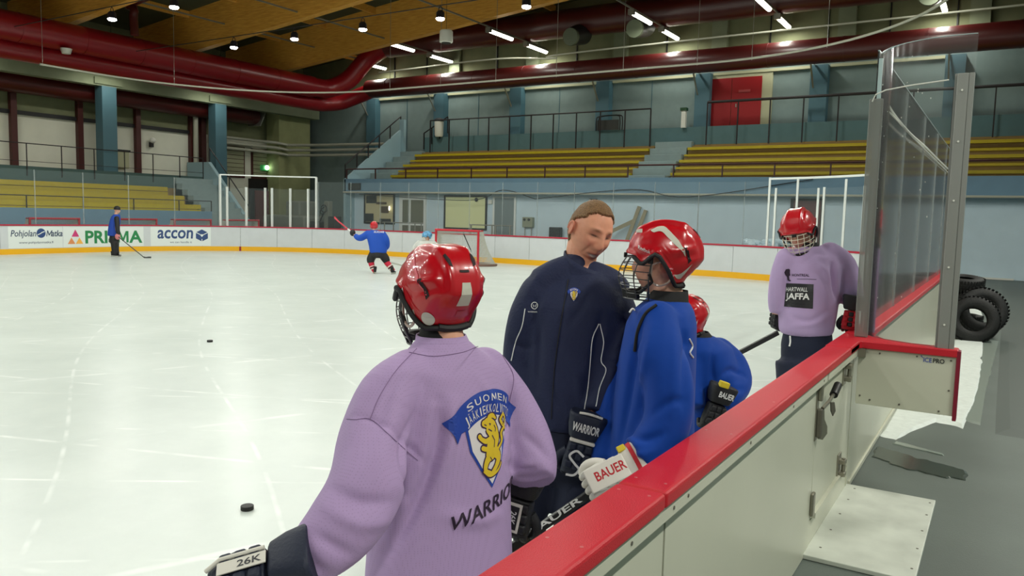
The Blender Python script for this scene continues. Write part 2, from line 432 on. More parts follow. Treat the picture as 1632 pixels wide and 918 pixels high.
# ================================================================== glass round the rink
GT = 3.0
proto_post = None
m_support = glass_mat('clear_upright', (200, 210, 208), .24)
ORD = ['first', 'second', 'third', 'fourth', 'fifth', 'sixth', 'seventh', 'eighth', 'ninth', 'tenth', 'eleventh', 'twelfth', 'thirteenth', 'fourteenth']
def glass_run(s0, s1, step, lab, glab, skip=()):
    s = s0; i = 0
    while s < s1-.2:
        e = min(s+step, s1)
        p = contour(s, -.08); t = thing('rink_glass', lab % ORD[i], 'rink glass', (p.x, p.y, HB), glab)
        strip(s+.012, e-.012, -.085, -.073, HB+.002, GT, .5).build('pane', m_glass, t)
        MB().box(p.x-.010, p.x+.010, p.y-.02, p.y+.02, HB+.002, GT).build('upright', m_support, t)
        s = e; i += 1
# left gate in the corner: white posts with a top bar
def post_frame(pts, tops, bar, name, label, grp):
    for (p, zt) in zip(pts, tops):
        mb = MB(); mb.box(p.x-.03, p.x+.03, p.y-.03, p.y+.03, HB+.002, zt)
        tag(mb.build('white_post', m_whiteframe), label, 'post', grp)
def s_px(px, lo, hi):
    def er(s):
        p = contour(s, -.1); c = ROT.T @ (np.array([p.x, p.y, 1.1])-np.array([0, 0, CAMH])); return abs(CX+FPX*c[0]/c[2]-px)
    return min((er(lo+(hi-lo)*q/600), lo+(hi-lo)*q/600) for q in range(601))[1]
sl0, sl1 = s_px(351, S_C1, S_E), s_px(504, S_C1, S_E+2)
lp = [contour(sl0, -.1), contour(sl1, -.1)]
CG = thing('penalty_gate_frame', 'white tall frame with a long top bar standing on the left corner boards', 'gate frame', (lp[0].x, lp[0].y, HB))
for p in lp: MB().box(p.x-.035, p.x+.035, p.y-.035, p.y+.035, HB+.002, 3.2).build('post', m_whiteframe, CG)
strip(sl0, sl1, -.13, -.07, 3.17, 3.22, .4).build('top_bar', m_whiteframe, CG)
for i_, px_ in enumerate((362, 393, 423, 434, 463, 491)):
    s_ = min((abs((lambda p: CX+FPX*((ROT.T @ (np.array([p.x, p.y, 1.1])-np.array([0, 0, CAMH])))[0])/((ROT.T @ (np.array([p.x, p.y, 1.1])-np.array([0, 0, CAMH])))[2]))(contour(S_C1+4+q*.02, -.1))-px_), S_C1+4+q*.02) for q in range(500))[1]
    p = contour(s_, -.1); MB().box(p.x-.035, p.x+.035, p.y-.035, p.y+.035, HB+.002, 2.7).build('post', m_whiteframe, CG)
for i_ in range(4):
    a_ = sl0+.05+i_*(sl1-sl0-.1)/4
    strip(a_, a_+(sl1-sl0-.1)/4-.03, -.106, -.098, HB+.002, 2.66, .5).build('pane', m_glass, CG)
# right gate near the far right corner
RG = thing('bench_gate_frame', 'white tall frame with many uprights in front of the dark red door', 'gate frame', (-5.5, 24.7, HB))
def s_right(px):
    return min((abs((lambda c: CX+FPX*c[0]/c[2])(ROT.T @ (np.array([contour(S_C2-1+q*.02, -.1).x, contour(S_C2-1+q*.02, -.1).y, 1.1])-np.array([0, 0, CAMH])))-px), S_C2-1+q*.02) for q in range(450))[1]
for px_, zt in ((1222, 3.12), (1232, 2.8), (1266, 3.08), (1299, 2.78), (1308, 2.8), (1342, 3.0), (1372, 2.8)):
    p = contour(s_right(px_), -.1); MB().box(p.x-.03, p.x+.03, p.y-.03, p.y+.03, HB+.002, zt).build('post', m_whiteframe, RG)
sa, sb = s_right(1222), s_right(1376)
strip(sa, sb, -.12, -.08, 3.05, 3.11, .4).build('top_bar', m_whiteframe, RG)
strip(sa, sb, -.104, -.096, HB+.002, 2.78, .4).build('pane', m_glass, RG)

glass_run(sl0-12.2, sl0-.1, 1.74, 'clear rink glass over the adverts on the left, %s from the left', 'glass panes over the adverts')
glass_run(sl1+.1, s_right(1220), 1.5, 'clear rink glass before the blue end wall, %s from the left', 'glass panes of the end boards')
# ================================================================== hall shell
struct(MB().box(-46, 12, 36, 36.3, 0, 8.6).build('wall_end', m_backwall))
struct(MB().box(-46, 12, 36.05, 36.4, 8.6, 13).build('trim_1', m_olive))
struct(MB().box(-39, -38.5, -34, 36, 0, 5.9).build('wall_left', m_whitepanel))
struct(MB().box(-39.2, -38.55, -34, 36, 5.9, 13).build('trim_2', m_olive))
struct(MB().box(6, 6.3, -34, 36, 0, 13).build('wall_right', m_backwall))
# roof deck follows the beams up to a ridge
RX = -12.0
def roofz(x): return 10.95+.10*(min(x, 2*RX-x)+33)
mb = MB()
for x0, x1 in ((-40, RX), (RX, 12)):
    mb.add([(x0, -34, roofz(x0)+.3), (x1, -34, roofz(x1)+.3), (x1, 37, roofz(x1)+.3), (x0, 37, roofz(x0)+.3), (x0, -34, roofz(x0)+.5), (x1, -34, roofz(x1)+.5), (x1, 37, roofz(x1)+.5), (x0, 37, roofz(x0)+.5)],
           [(0,3,2,1),(4,5,6,7),(0,1,5,4),(1,2,6,5),(2,3,7,6),(3,0,4,7)])
struct(mb.build('ceiling', m_roof))
BL = {30: 'glulam roof beam nearest the end stand, its lower edge rising to the right', 24.4: 'second glulam roof beam in from the end stand', 18.4: 'third glulam roof beam, showing at the top left corner', 12: 'glulam roof beam over the middle of the ice', 6: 'glulam roof beam over the near part of the ice'}
for yb in (30, 24.4, 18.4, 12, 6):
    mb = MB(); zb = lambda x: roofz(x)-1.62
    for x0, x1 in ((-38.4, RX), (RX, 6)):
        mb.add([(x0, yb, zb(x0)), (x1, yb, zb(x1)), (x1, yb+.36, zb(x1)), (x0, yb+.36, zb(x0)), (x0, yb, roofz(x0)+.3), (x1, yb, roofz(x1)+.3), (x1, yb+.36, roofz(x1)+.3), (x0, yb+.36, roofz(x0)+.3)],
               [(0,3,2,1),(4,5,6,7),(0,1,5,4),(1,2,6,5),(2,3,7,6),(3,0,4,7)])
    tag(mb.build('roof_beam', m_wood), BL[yb], 'beam', 'glulam roof beams')
for i in range(9):     # purlins along the hall
    x = -34+i*3.4; tag(MB().box(x, x+.14, 5, 36, roofz(x)-.02, roofz(x)+.3).build('purlin', m_wood), 'wooden purlin under the roof deck, %s from the left' % ORD[i], 'purlin', 'purlins under the roof')
# ---- left side: concrete beam, columns, red-brown posts, ducts
tag(MB().box(-37.2, -36.7, 5, 35.6, 7.42, 8.6).build('concrete_beam', m_concbeam), 'long grey-green concrete beam resting on the blue columns on the left', 'beam')
cl = {21.9: 'left of the two blue columns behind the left stand', 28.2: 'blue column beside the stairs at the end of the left stand', 15.6: 'blue column at the far left edge'}
for y in (21.9, 28.2):
    t = thing('blue_column', cl[y], 'column', (-36.9, y, 0), 'blue columns of the left side')
    MB().box(-37.2, -36.6, y-.3, y+.42, 0, 7.42).build('shaft', m_column, t, bevel=.01)
    MB().box(-37.1, -36.62, y-.62, y+.75, 7.5, 7.8).build('bracket', m_concbeam, t)
for y, lb in ((18.46, 'first dark red steel post of the left wall'), (24.48, 'dark red steel post right of the left blue column') , (21.48, 'dark red steel post just left of the left blue column'), (27.68, 'dark red steel post right of the floodlight on the white wall')):
    tag(MB().box(-38.5, -38.25, y-.13, y+.13, 2.6, 8.6).build('steel_post', m_redpost), lb, 'post', 'dark red posts of the left wall')
tag(MB().box(-38.5, -38.38, 5, 28, 5.82, 6.0).build('wall_rail', m_dark), 'dark horizontal steel rail across the top of the white wall panels', 'rail')
def arc_pts(c, r, a0, a1, u, v, n=8):
    c, u, v = Vector(c), Vector(u), Vector(v); return [c+u*(r*cos(a0+(a1-a0)*k/n))+v*(r*sin(a0+(a1-a0)*k/n)) for k in range(n+1)]
D = thing('main_air_duct', 'big glossy red duct along the left with an elbow going up to the roof', 'duct', (-32.6, 10, 8.5))
MB().tube([(-32.7, 4, 8.52), (-32.7, 31.2, 8.52)], .56, 28).build('duct_run', m_duct, D, smooth=True)
MB().tube(spline([(-32.7, 31.2, 8.52), (-32.6, 32.4, 8.62), (-31.9, 33.2, 9.2), (-30.9, 33.6, 10.3), (-29.6, 33.7, 10.9)], 5), .5, 24).build('elbow', m_duct, D, smooth=True)
for y in [6+2.5*i for i in range(10)]: MB().tube([(-32.7, y-.03, 8.52), (-32.7, y+.03, 8.52)], .575, 28).build('joint_band', m_duct, D, smooth=True)
D = thing('lower_air_duct', 'red duct tucked below the big duct on the left', 'duct', (-33.2, 10, 7.7))
MB().tube([(-33.42, 4, 7.8), (-33.42, 32.2, 7.8)]+spline([(-33.42, 32.6, 7.82), (-33.0, 33.6, 8.0), (-32.2, 34.2, 8.4), (-31.3, 34.4, 8.7)], 4), .42, 24).build('duct_run', m_duct, D, smooth=True)
D = thing('rear_air_duct', 'rust red duct behind the concrete beam on the left, with a slanted pale end', 'duct', (-38, 10, 6.6))
MB().tube([(-37.9, 4, 7.22), (-37.9, 31.6, 7.22)], .52, 24).build('duct_run', m_duct2, D, smooth=True)
MB().obox((-37.8, 31.75, 7.2), (1.1, .06, 1.25), Matrix.Rotation(radians(-25), 3, 'X')).build('end_plate', m_galv, D)
D = thing('end_wall_duct', 'long dark red duct running level along the end wall above the blue panels', 'duct', (-15, 34.4, 8.75))
MB().tube([(-31.5, 34.4, 8.78), (5.5, 34.4, 8.78)], .5, 28).build('duct_run', m_duct2, D, smooth=True)
for x in range(-30, 5, 3): MB().tube([(x-.03, 34.4, 8.78), (x+.03, 34.4, 8.78)], .512, 28).build('joint_band', m_duct2, D, smooth=True)
D = thing('upper_end_duct', 'thick dark red duct high under the roof along the end wall', 'duct', (-15, 33.6, 10.8))
MB().tube([(-29.5, 33.8, 10.95), (5.5, 33.8, 10.95)], .66, 28).build('duct_run', m_duct2, D, smooth=True)
for x, z, lb in ((-17.5, 10.02, 'left of two round grey-green duct outlets facing the rink'), (-14.35, 10.06, 'right of two round grey-green duct outlets facing the rink'), (-2.9, 10.1, 'round dark duct outlet at the top right')):
    t = thing('duct_outlet', lb, 'duct outlet', (x, 33, z), 'round duct outlets')
    MB().tube([(x, 33.7, z+.35), (x, 32.6, z)], [.5, .4], 28).build('drum', m_dark, t, smooth=True)
    MB().tube([(x, 32.62, z), (x, 32.5, z-.02)], [.41, .38], 28).build('cap', mat('outlet_grey', (96, 104, 84), .6), t, smooth=True)
D = thing('branch_duct', 'dark red pipe rising to the roof at the upper left', 'duct', (-28, 18, 9.5))
MB().tube(spline([(-31.4, 20, 8.9), (-31.4, 20, 9.9), (-30.6, 20, 10.35), (-18, 20, 11.1)], 6), .17, 14).build('duct_run', m_duct2, D, smooth=True)

# ---- end wall: blue columns with brackets, top rail, red door
for i in range(7):
    x = -32.4+5.05*i
    t = thing('wall_column', ['blue column of the end wall behind the pipes near the left corner', 'blue column behind the white bin at the top of the stairs', 'blue column on the end wall left of the middle walkway', 'blue column beside the dark trolley on the walkway', 'blue column left of the red double door', 'blue column on the end wall right of the red door', 'rightmost blue column, seen through the tall glass'][i], 'column', (x, 35.7, 0), 'blue columns of the end wall')
    MB().box(x-.35, x+.35, 35.55, 36, 3, 8.45).build('shaft', m_column, t)
    MB().beam((x-.2, 35.5, 7.5), (x-.2, 34.7, 8.5), .06, .06).build('bracket', m_galv, t)
    MB().beam((x-.2, 35.55, 8.5), (x-.2, 34.5, 8.5), .06, .06).build('bracket', m_galv, t)
WT = thing('trim_5', None, None, (-15, 36, 8.4)); struct(WT)
for i in range(6):
    x = -32.4+5.05*i
    MB().box(x+.38, x+4.65, 35.86, 36, 8.38, 8.5).build('panel_rail', m_cream, WT)
    MB().box(x+2.4, x+2.43, 35.98, 36.0, 5.5, 8.4).build('panel_joint', m_column, WT)
CS = thing('cladding_seams', None, None, (-15, 36, 8.7)); struct(CS)
for i in range(15): MB().box(-31+2.4*i, -30.95+2.4*i, 35.98, 36.06, 8.7, 12).build('seam', m_dark, CS)
for i, x in enumerate((-26.5, -21.5, -16.5, -11.6, -6.2, -1.4)):
    tag(MB().box(x-.35, x+.35, 35.8, 36.05, 9.2, 12).build('upper_column', m_concbeam), 'pale column stub high on the end wall, %s from the left' % ORD[i], 'column', 'upper column stubs')
dr = thing('door_1', None, None, (-10.9, 36, 5.5)); struct(dr)
MB().box(-12.42, -9.15, 35.9, 36.02, 5.5, 8.45).build('door_frame', m_cream, dr)
MB().box(-12.3, -10.95, 35.86, 35.92, 5.5, 8.22).build('door_leaf', m_reddoor, dr)
MB().box(-10.93, -9.6, 35.86, 35.92, 5.5, 8.22).build('door_leaf', m_reddoor, dr)
MB().tube([(-10.7, 35.83, 6.9), (-10.7, 35.83, 7.05)], .03, 8).build('door_handle', m_galv, dr)
MB().box(-10.62, -10.1, 35.845, 35.86, 7.55, 7.66).build('door_sign', mat('dim_pink_sign', (170, 70, 70), .5), dr)

# ================================================================== end stand
XS0, XS1 = -30.1, 5.6
struct(MB().box(XS0, XS1, 31.6, 31.8, 0, 2.75).build('wall_front', mat('pale_blue_wall', (200, 220, 230), .6, var=.03, vscale=2)))
struct(MB().box(XS0, XS1, 31.0, 31.8, 2.75, 3.5).build('trim_3', m_fascia))
tag(MB().tube([(XS0, 30.94, 2.8), (XS1, 30.94, 2.8)], .045, 8).build('conduit', m_pipe, smooth=True), 'pale pipe along the foot of the blue stand fascia', 'pipe')
ES = thing('end_stand', 'long spectator stand with yellow benches on brown steps along the end wall', 'stand', (-15, 33, 3))
A1, A2 = (-26.8, -26.0), (-14.1, -12.35)    # aisles (x ranges at the front)
NR, RD, RH, Z0S, Y0S = 3, 1.0, .62, 3.3, 31.8
secs = [(-27.9, -14.15), (-12.3, 5.5)]
for x0, x1 in secs:
    for r in range(NR):
        y = Y0S+r*RD; z = Z0S+r*RH; sk = .0
        MB().box(x0, x1, y, y+RD*.5, 2.9, z).build('step', m_stepc, ES)
        MB().box(x0, x1, y+RD*.5, y+RD, 2.9, z+.32).build('step', m_stepc, ES)
        MB().box(x0+.02, x1, y-.03, y+.1, z+.03, z+.12).build('bench_plank', m_yellow, ES)          # foot board
        MB().box(x0+.02, x1, y+RD*.5-.012, y+RD*.5, z+.02, z+.2).build('riser_plank', mat('shaded_yellow_paint', (150, 124, 30), .6), ES)  # bench yellow darkened, shade on the risers put into the colour
        MB().box(x0+.02, x1, y+RD*.5-.14, y+RD*.5+.14, z+.34, z+.46).build('bench_plank', m_yellow, ES)
    MB().box(x0, x1, Y0S+3*RD, 35.19, 2.9, 5.12).build('walkway', m_stepc, ES)
    MB().box(x0, x1, Y0S+3*RD+.3, Y0S+3*RD+.4, 5.12, 5.2).build('kerb', m_stepc, ES)
tag(MB().box(XS0+2, XS1, 35.2, 35.35, 2.9, 6.02).build('parapet_wall', m_parapet), 'low teal parapet wall behind the walkway of the end stand', 'parapet')
def stairs(x0, x1, n, y0, z0, dy, dz, nm, lab):
    t = thing(nm, lab, 'stairs', ((x0+x1)/2, y0, z0))
    for i in range(n):
        MB().box(x0, x1, y0+i*dy, min(y0+n*dy+.6, 35.18), z0+i*dz-.02, z0+(i+1)*dz).build('step', m_steps, t, bevel=.01)
    return t
stairs(-14.1, -12.35, 6, 31.75, 3.3, .62, .34, 'aisle_stairs', 'grey-blue aisle stairs between the two blocks of yellow benches')
t = stairs(-29.5, -27.95, 6, 31.75, 3.2, .62, .34, 'side_stairs', 'pale stairs at the left end of the end stand')
MB().box(-29.62, -29.3, 34.9, 35.1, 3, 7.05).build('end_pier', m_aisle, t)
stw = MB().add([(XS0+.1, 31.0, 3.5), (-29.5, 34.95, 6.5), (-29.5, 34.95, 0), (XS0+.1, 31, 0), (XS0-.05, 31.0, 3.5), (-29.65, 34.95, 6.5), (-29.65, 34.95, 0), (XS0-.05, 31, 0)], [(0,1,2,3),(7,6,5,4),(0,4,5,1),(1,5,6,2),(2,6,7,3),(3,7,4,0)])
struct(stw.build('trim_4', m_aisle))
def railing(name, lab, pts, h, m, every=1, rail_r=.035, low=False):
    t = thing(name, lab, 'railing', pts[0])
    tp = [Vector(p)+Vector((0, 0, h)) for p in pts]
    MB().tube(tp, rail_r, 8).build('top_rail', m, t)
    bw = .035 if rail_r < .032 else .05
    for p in pts: MB().beam(p, Vector(p)+Vector((0, 0, h)), bw, bw, up=(1, 0, 0)).build('baluster', m, t)
    if low: MB().tube([Vector(p)+Vector((0, 0, h*.45)) for p in pts], .012, 6).build('middle_rail', m, t)
    return t
railing('front_railing', 'low dark red railing along the front edge of the end stand', [(-30.0+2.03*i, 31.08, 3.5) for i in range(18)], .52, m_railred)
railing('walkway_railing', 'dark railing on the walkway left of the aisle stairs', [(-27.4+1.3*i, 34.9, 5.15) for i in range(11)], 1.75, m_rail)
railing('walkway_railing', 'dark railing on the walkway right of the aisle stairs, crossing the red door', [(-11.7+1.38*i, 34.9, 5.15) for i in range(13)], 1.9, m_rail, rail_r=.06)
railing('stair_railing', 'sloping dark handrail on the left edge of the end stand stairs', [(-30.08+.1*i, 31.05+.78*i, 3.55+.59*i) for i in range(6)], .72, m_rail)
railing('short_handrail', 'short sloping handrail at the head of the left stairs', [(-28.0+.55*i, 35.1, 5.35+.28*i) for i in range(4)], .9, m_rail)
# things on the walkway
t = thing('waste_bin', 'white litter bin standing on the walkway by the second blue column', 'bin', (-27.0, 35.0, 6.02))
MB().tube([(-26.95, 35.1, 6.02), (-26.95, 35.1, 6.12), (-26.95, 35.1, 6.85)], [.2, .24, .26], 16).build('bin_body', m_white, t, smooth=True)
MB().ball((-26.95, 35.1, 6.9), (.28, .28, .16), 16, 8).build('lid', m_dark, t, smooth=True)
t = thing('folding_trolley', 'dark tubular trolley parked on the walkway beside a blue column', 'trolley', (-16.8, 35.1, 6.0))
for dx in (0, .85): MB().tube(spline([(-17.3+dx*.15, 35.1, 6.0), (-17.3+dx*.15, 35.1, 6.5), (-17.15+dx*.15, 35.1, 6.68), (-16.2+dx*.15, 35.1, 6.7), (-16.05+dx*.15, 35.1, 6.5), (-16.05+dx*.15, 35.1, 6.0)], 4), .03, 8).build('tube_frame', m_dark, t, smooth=True)
MB().box(-17.25, -16.1, 35.08, 35.1, 6.02, 6.5).build('panel', mat('dark_mesh', (50, 52, 50), .6), t)
t = thing('wall_cabinet', 'narrow pale cabinet with green top beside the red door', 'cabinet', (-12.9, 35.1, 6))
MB().box(-12.95, -12.75, 35.0, 35.18, 5.98, 6.75).build('body', m_white, t); MB().box(-13.0, -12.7, 34.95, 35.2, 6.75, 6.88).build('top', mat('dark_green', (30, 70, 40), .5), t)

# ================================================================== wall under the end stand: rooms, windows, doors
def win(x0, x1, z0, z1, y=31.6, t=.09, m=m_dark, nm='window_1', depth=1.6, inner=m_cream, glow=0):
    w = thing(nm, None, None, ((x0+x1)/2, y, z0)); struct(w)
    for a in ((x0-t, x1+t, z1, z1+t), (x0-t, x1+t, z0-t, z0), (x0-t, x0, z0, z1), (x1, x1+t, z0, z1)):
        MB().box(a[0], a[1], y-.06, y+.01, a[2], a[3]).build('window_frame', m, w)
    return w
# flat panels on the wall stand for rooms; their glow imitates room light
m_roomlit = mat('glowing_blind', (196, 200, 150), .7, emit=.16)
m_office = mat('glowing_office_panel', (176, 168, 130), .7, emit=.10)
w1 = win(-29.1, -27.15, 1.25, 2.68, nm='window_1')
MB().box(-29.1, -27.15, 31.57, 31.595, 1.25, 2.68).build('room_wall', m_office, w1)
w2 = win(-23.75, -21.35, 1.12, 2.62, nm='window_2')
MB().box(-23.75, -21.35, 31.57, 31.595, 1.12, 2.62).build('blind', m_roomlit, w2)
MB().ball((-21.85, 31.5, 2.5), (.1, .06, .1), 12, 8).build('sensor', m_dark, w2)
# office fittings seen through window 1
for (x0, x1, z0, z1, m_) in ((-29.0, -28.3, 2.25, 2.66, m_dark), (-27.95, -27.45, 1.75, 2.1, mat('brown_cabinet', (80, 64, 50), .6)), (-29.1, -28.5, 1.27, 1.7, m_dark), (-28.05, -27.3, 1.27, 1.45, m_dark), (-28.3, -27.6, 2.2, 2.32, mat('brown_cabinet', (80, 64, 50), .6))):
    MB().box(x0, x1, 31.5, 31.568, z0, z1).build('office_shelf', m_, w1, bevel=.02)
tag(MB().ball((-27.35, 31.48, 2.0), (.05, .03, .12), 10, 8).build('office_lamp', mat('warm_lamp', (255, 250, 220), .5, emit=4)), 'small bright lamp in the office window', 'lamp')
d2 = thing('door_2', None, None, (-25.6, 31.6, 0)); struct(d2)
MB().box(-26.7, -24.95, 31.5, 31.6, 0, 2.72).build('door_frame', m_whiteframe, d2)
MB().box(-26.45, -26.05, 31.47, 31.51, 1.3, 2.45).build('door_pane', mat('dim_door_glass', (110, 112, 96), .3), d2)
MB().box(-25.9, -25.1, 31.47, 31.51, 1.3, 2.45).build('door_pane', mat('dim_door_glass', (110, 112, 96), .3), d2)
MB().box(-26.45, -26.05, 31.47, 31.51, .2, 1.15).build('door_pane', mat('dim_door_glass', (110, 112, 96), .3), d2)
MB().box(-25.9, -25.1, 31.47, 31.51, .2, 1.15).build('door_pane', mat('dim_door_glass', (110, 112, 96), .3), d2)
d3 = thing('door_3', None, None, (-20.1, 31.6, 0)); struct(d3)
MB().box(-20.9, -19.6, 31.52, 31.6, 0, 2.66).build('door_frame', m_whiteframe, d3); MB().box(-20.78, -19.7, 31.5, 31.53, 0, 2.6).build('door_leaf', mat('grey_door', (120, 134, 136), .5), d3)
d4 = thing('door_4', None, None, (-6.4, 31.6, 0)); struct(d4)
MB().box(-7.1, -5.9, 31.5, 31.6, 0, 2.7).build('door_frame', m_dark, d4); MB().box(-6.98, -5.98, 31.47, 31.52, 0, 2.62).build('door_leaf', mat('maroon_door', (82, 34, 36), .5), d4)
t = thing('railing_outside_door', 'thin metal handrail in front of the white glazed door', 'railing', (-26, 30.6, 0))
MB().tube([(-27.0, 30.6, 1.28), (-24.4, 30.6, 1.28)], .025, 8).build('top_rail', m_galv, t)
for x in (-26.9, -26.3, -24.9, -24.5): MB().tube([(x, 30.6, 0), (x, 30.6, 1.28)], .03, 8).build('baluster', m_galv, t)
t = thing('railing_by_grey_door', 'thin metal handrail in front of the grey door', 'railing', (-20, 30.6, 0))
MB().tube([(-21.6, 30.6, 1.3), (-19.2, 30.6, 1.3)], .025, 8).build('top_rail', m_galv, t)
for x in (-21.5, -20.3, -20.1, -19.3): MB().tube([(x, 30.6, 0), (x, 30.6, 1.3)], .04, 8).build('baluster', m_galv, t)
t = thing('electric_box', 'grey-green electrical box with two round switches on the pale wall', 'electrical box', (-18.7, 31.5, 1))
MB().box(-19.15, -18.6, 31.4, 31.6, 1.25, 1.72).build('box', mat('box_grey', (140, 146, 124), .6), t, bevel=.02)
for x in (-19.02, -18.78): MB().tube([(x, 31.4, 1.6), (x, 31.36, 1.6)], .06, 12).build('switch', m_dark, t)
for x in (-19.05, -18.7): MB().tube([(x, 31.5, 0), (x, 31.5, 1.25)], .02, 8).build('conduit', m_galv, t)
t = thing('small_wall_unit', 'small white box on the wall right of the lit window', 'wall unit', (-21, 31.55, 2.4))
MB().box(-21.15, -20.95, 31.5, 31.6, 2.3, 2.5).build('box', m_white, t, bevel=.01)
t = thing('wall_lamp', 'pair of small round lamps on the wall behind the coach', 'lamp', (-15.5, 31.5, 2.5))
MB().box(-15.75, -15.4, 31.5, 31.6, 2.45, 2.6).build('bracket', m_dark, t)
for x in (-15.7, -15.45): MB().ball((x, 31.46, 2.5), .075, 12, 8).build('lamp_head', m_white, t, smooth=True)
t = thing('black_bag', 'black box lying on the ledge behind the coach', 'box', (-17.3, 31.2, 1.1)); MB().box(-17.6, -17.05, 31.2, 31.5, 0, 1.3).build('case', m_dark, t, bevel=.03)
for i, (a, c, lb) in enumerate((((-13.9, 30.9, 0), (-13.35, 31.5, 2.3), 'tall wooden plank leaning on the pale wall'), ((-13.6, 30.9, 0), (-13.05, 31.5, 2.15), 'shorter plank leaning beside the tall one'), ((-14.9, 30.7, .9), (-13.5, 31.4, 1.7), 'slanting plank crossing low behind the leaning planks'))):
    tag(MB().beam(a, c, .16, .04, up=(0, -1, 0)).build('wooden_plank', mat('bare_plank', (150, 140, 110), .7)), lb, 'plank', 'planks leaning on the wall')
for (p0, p1, p2, p3, lb) in (((-29, 30.97, 2.70), (-22, 30.97, 2.45), (-20, 30.97, 2.95), (-18.2, 30.97, 2.55), 'dark loose cable looping below the fascia left of the coach'), ((-18.2, 30.9, 2.55), (-13.5, 30.9, 3.0), (-11, 30.9, 2.7), (-6.2, 30.9, 3.4), 'dark loose cable looping along the fascia right of the coach')):
    tag(MB().tube(spline([p0, p1, p2, p3], 8), .018, 6).build('loose_cable', m_dark), lb, 'cable')
# plastic heap behind the end boards
t = MB()
for i in range(14): t.ball((-7.1+i*.1, 25.8+random.random()*.2, .3+.25*(i % 3)), (.3, .25, .32), 7, 5, Matrix.Rotation(random.random()*3, 3, 'Z'))
for i in range(16): t.ball((-7.2+random.random()*1.5, 25.6+random.random()*.4, 1.0+random.random()*.16), (.25, .15, .12), 7, 5, Matrix.Rotation(random.random()*3, 3, 'Z'))
tag(t.build('plastic_sheeting', mat('crumpled_plastic', (200, 222, 232), .15, bump=.6, bscale=30)), 'crumpled clear plastic heaped behind the end boards', 'plastic sheet')

# ================================================================== left stand
LS = thing('left_stand', 'low spectator stand with yellow benches behind the left boards', 'stand', (-35, 16, 0))
MB().box(-33.6, -33.4, 2, 25.2, 0, 1.62).build('front_wall', m_fascia, LS)
for r in range(3):
    x = -33.6-r*.95; z = 1.5+r*.42
    MB().box(x-.95, x, 2, 25.2, 0, z).build('step', m_stepc, LS)
    MB().box(x-.02, x+.03, 2, 24.7-r*.25, z+.02, z+.19).build('bench_plank', m_yellow, LS)
    MB().box(x-.02, x+.02, 2, 24.7-r*.25, z+.22, z+.38).build('bench_plank', m_yellow, LS)
    MB().box(x-.42, x-.0, 2, 24.7-r*.25, z+.38, z+.43).build('bench_plank', m_yellow, LS)
MB().box(-38.5, -36.3, 2, 26.9, 0, 2.75).build('walkway', m_stepc, LS)
MB().box(-36.6, -36.4, 2, 26.9, 2.4, 3.42).build('parapet', mat('dark_teal_parapet', (72, 98, 96), .7), LS)
for i in range(7):
    MB().box(-33.6-(i)*.45-1.2, -33.5-i*.45, 25.2, 27.4, 0 if i == 0 else 1.2, 1.2+(i+1)*.3).build('stair_step', m_steps, LS)
MB().add([(-33.4, 27.4, 1.1), (-36.6, 27.4, 4.25), (-38.4, 27.4, 4.25), (-38.4, 27.4, 0), (-33.4, 27.4, 0), (-33.4, 27.6, 1.1), (-36.6, 27.6, 4.25), (-38.4, 27.6, 4.25), (-38.4, 27.6, 0), (-33.4, 27.6, 0)],
         [(0,1,2,3,4),(9,8,7,6,5),(0,5,6,1),(1,6,7,2),(2,7,8,3),(3,8,9,4),(4,9,5,0)]).build('stair_side_wall', m_aisle, LS)
railing('left_front_railing', 'dark railing along the front of the left stand', [(-33.45, 5.0+2.3*i, 1.62) for i in range(9)]+[(-33.45, 25.2, 1.62)], .5, m_rail, rail_r=.02)
railing('left_walkway_railing', 'dark railing behind the upper walkway of the left stand', [(-36.35, 6+1.5*i, 3.0) for i in range(14)]+[(-36.35, 26.9, 3.0)], 1.4, m_rail, rail_r=.022, low=True)
railing('left_stair_railing', 'sloping dark handrail beside the stairs of the left stand', [(-36.6, 27.5, 4.25), (-35.0, 27.5, 2.7), (-33.4, 27.5, 1.1)], .75, m_rail, rail_r=.03)
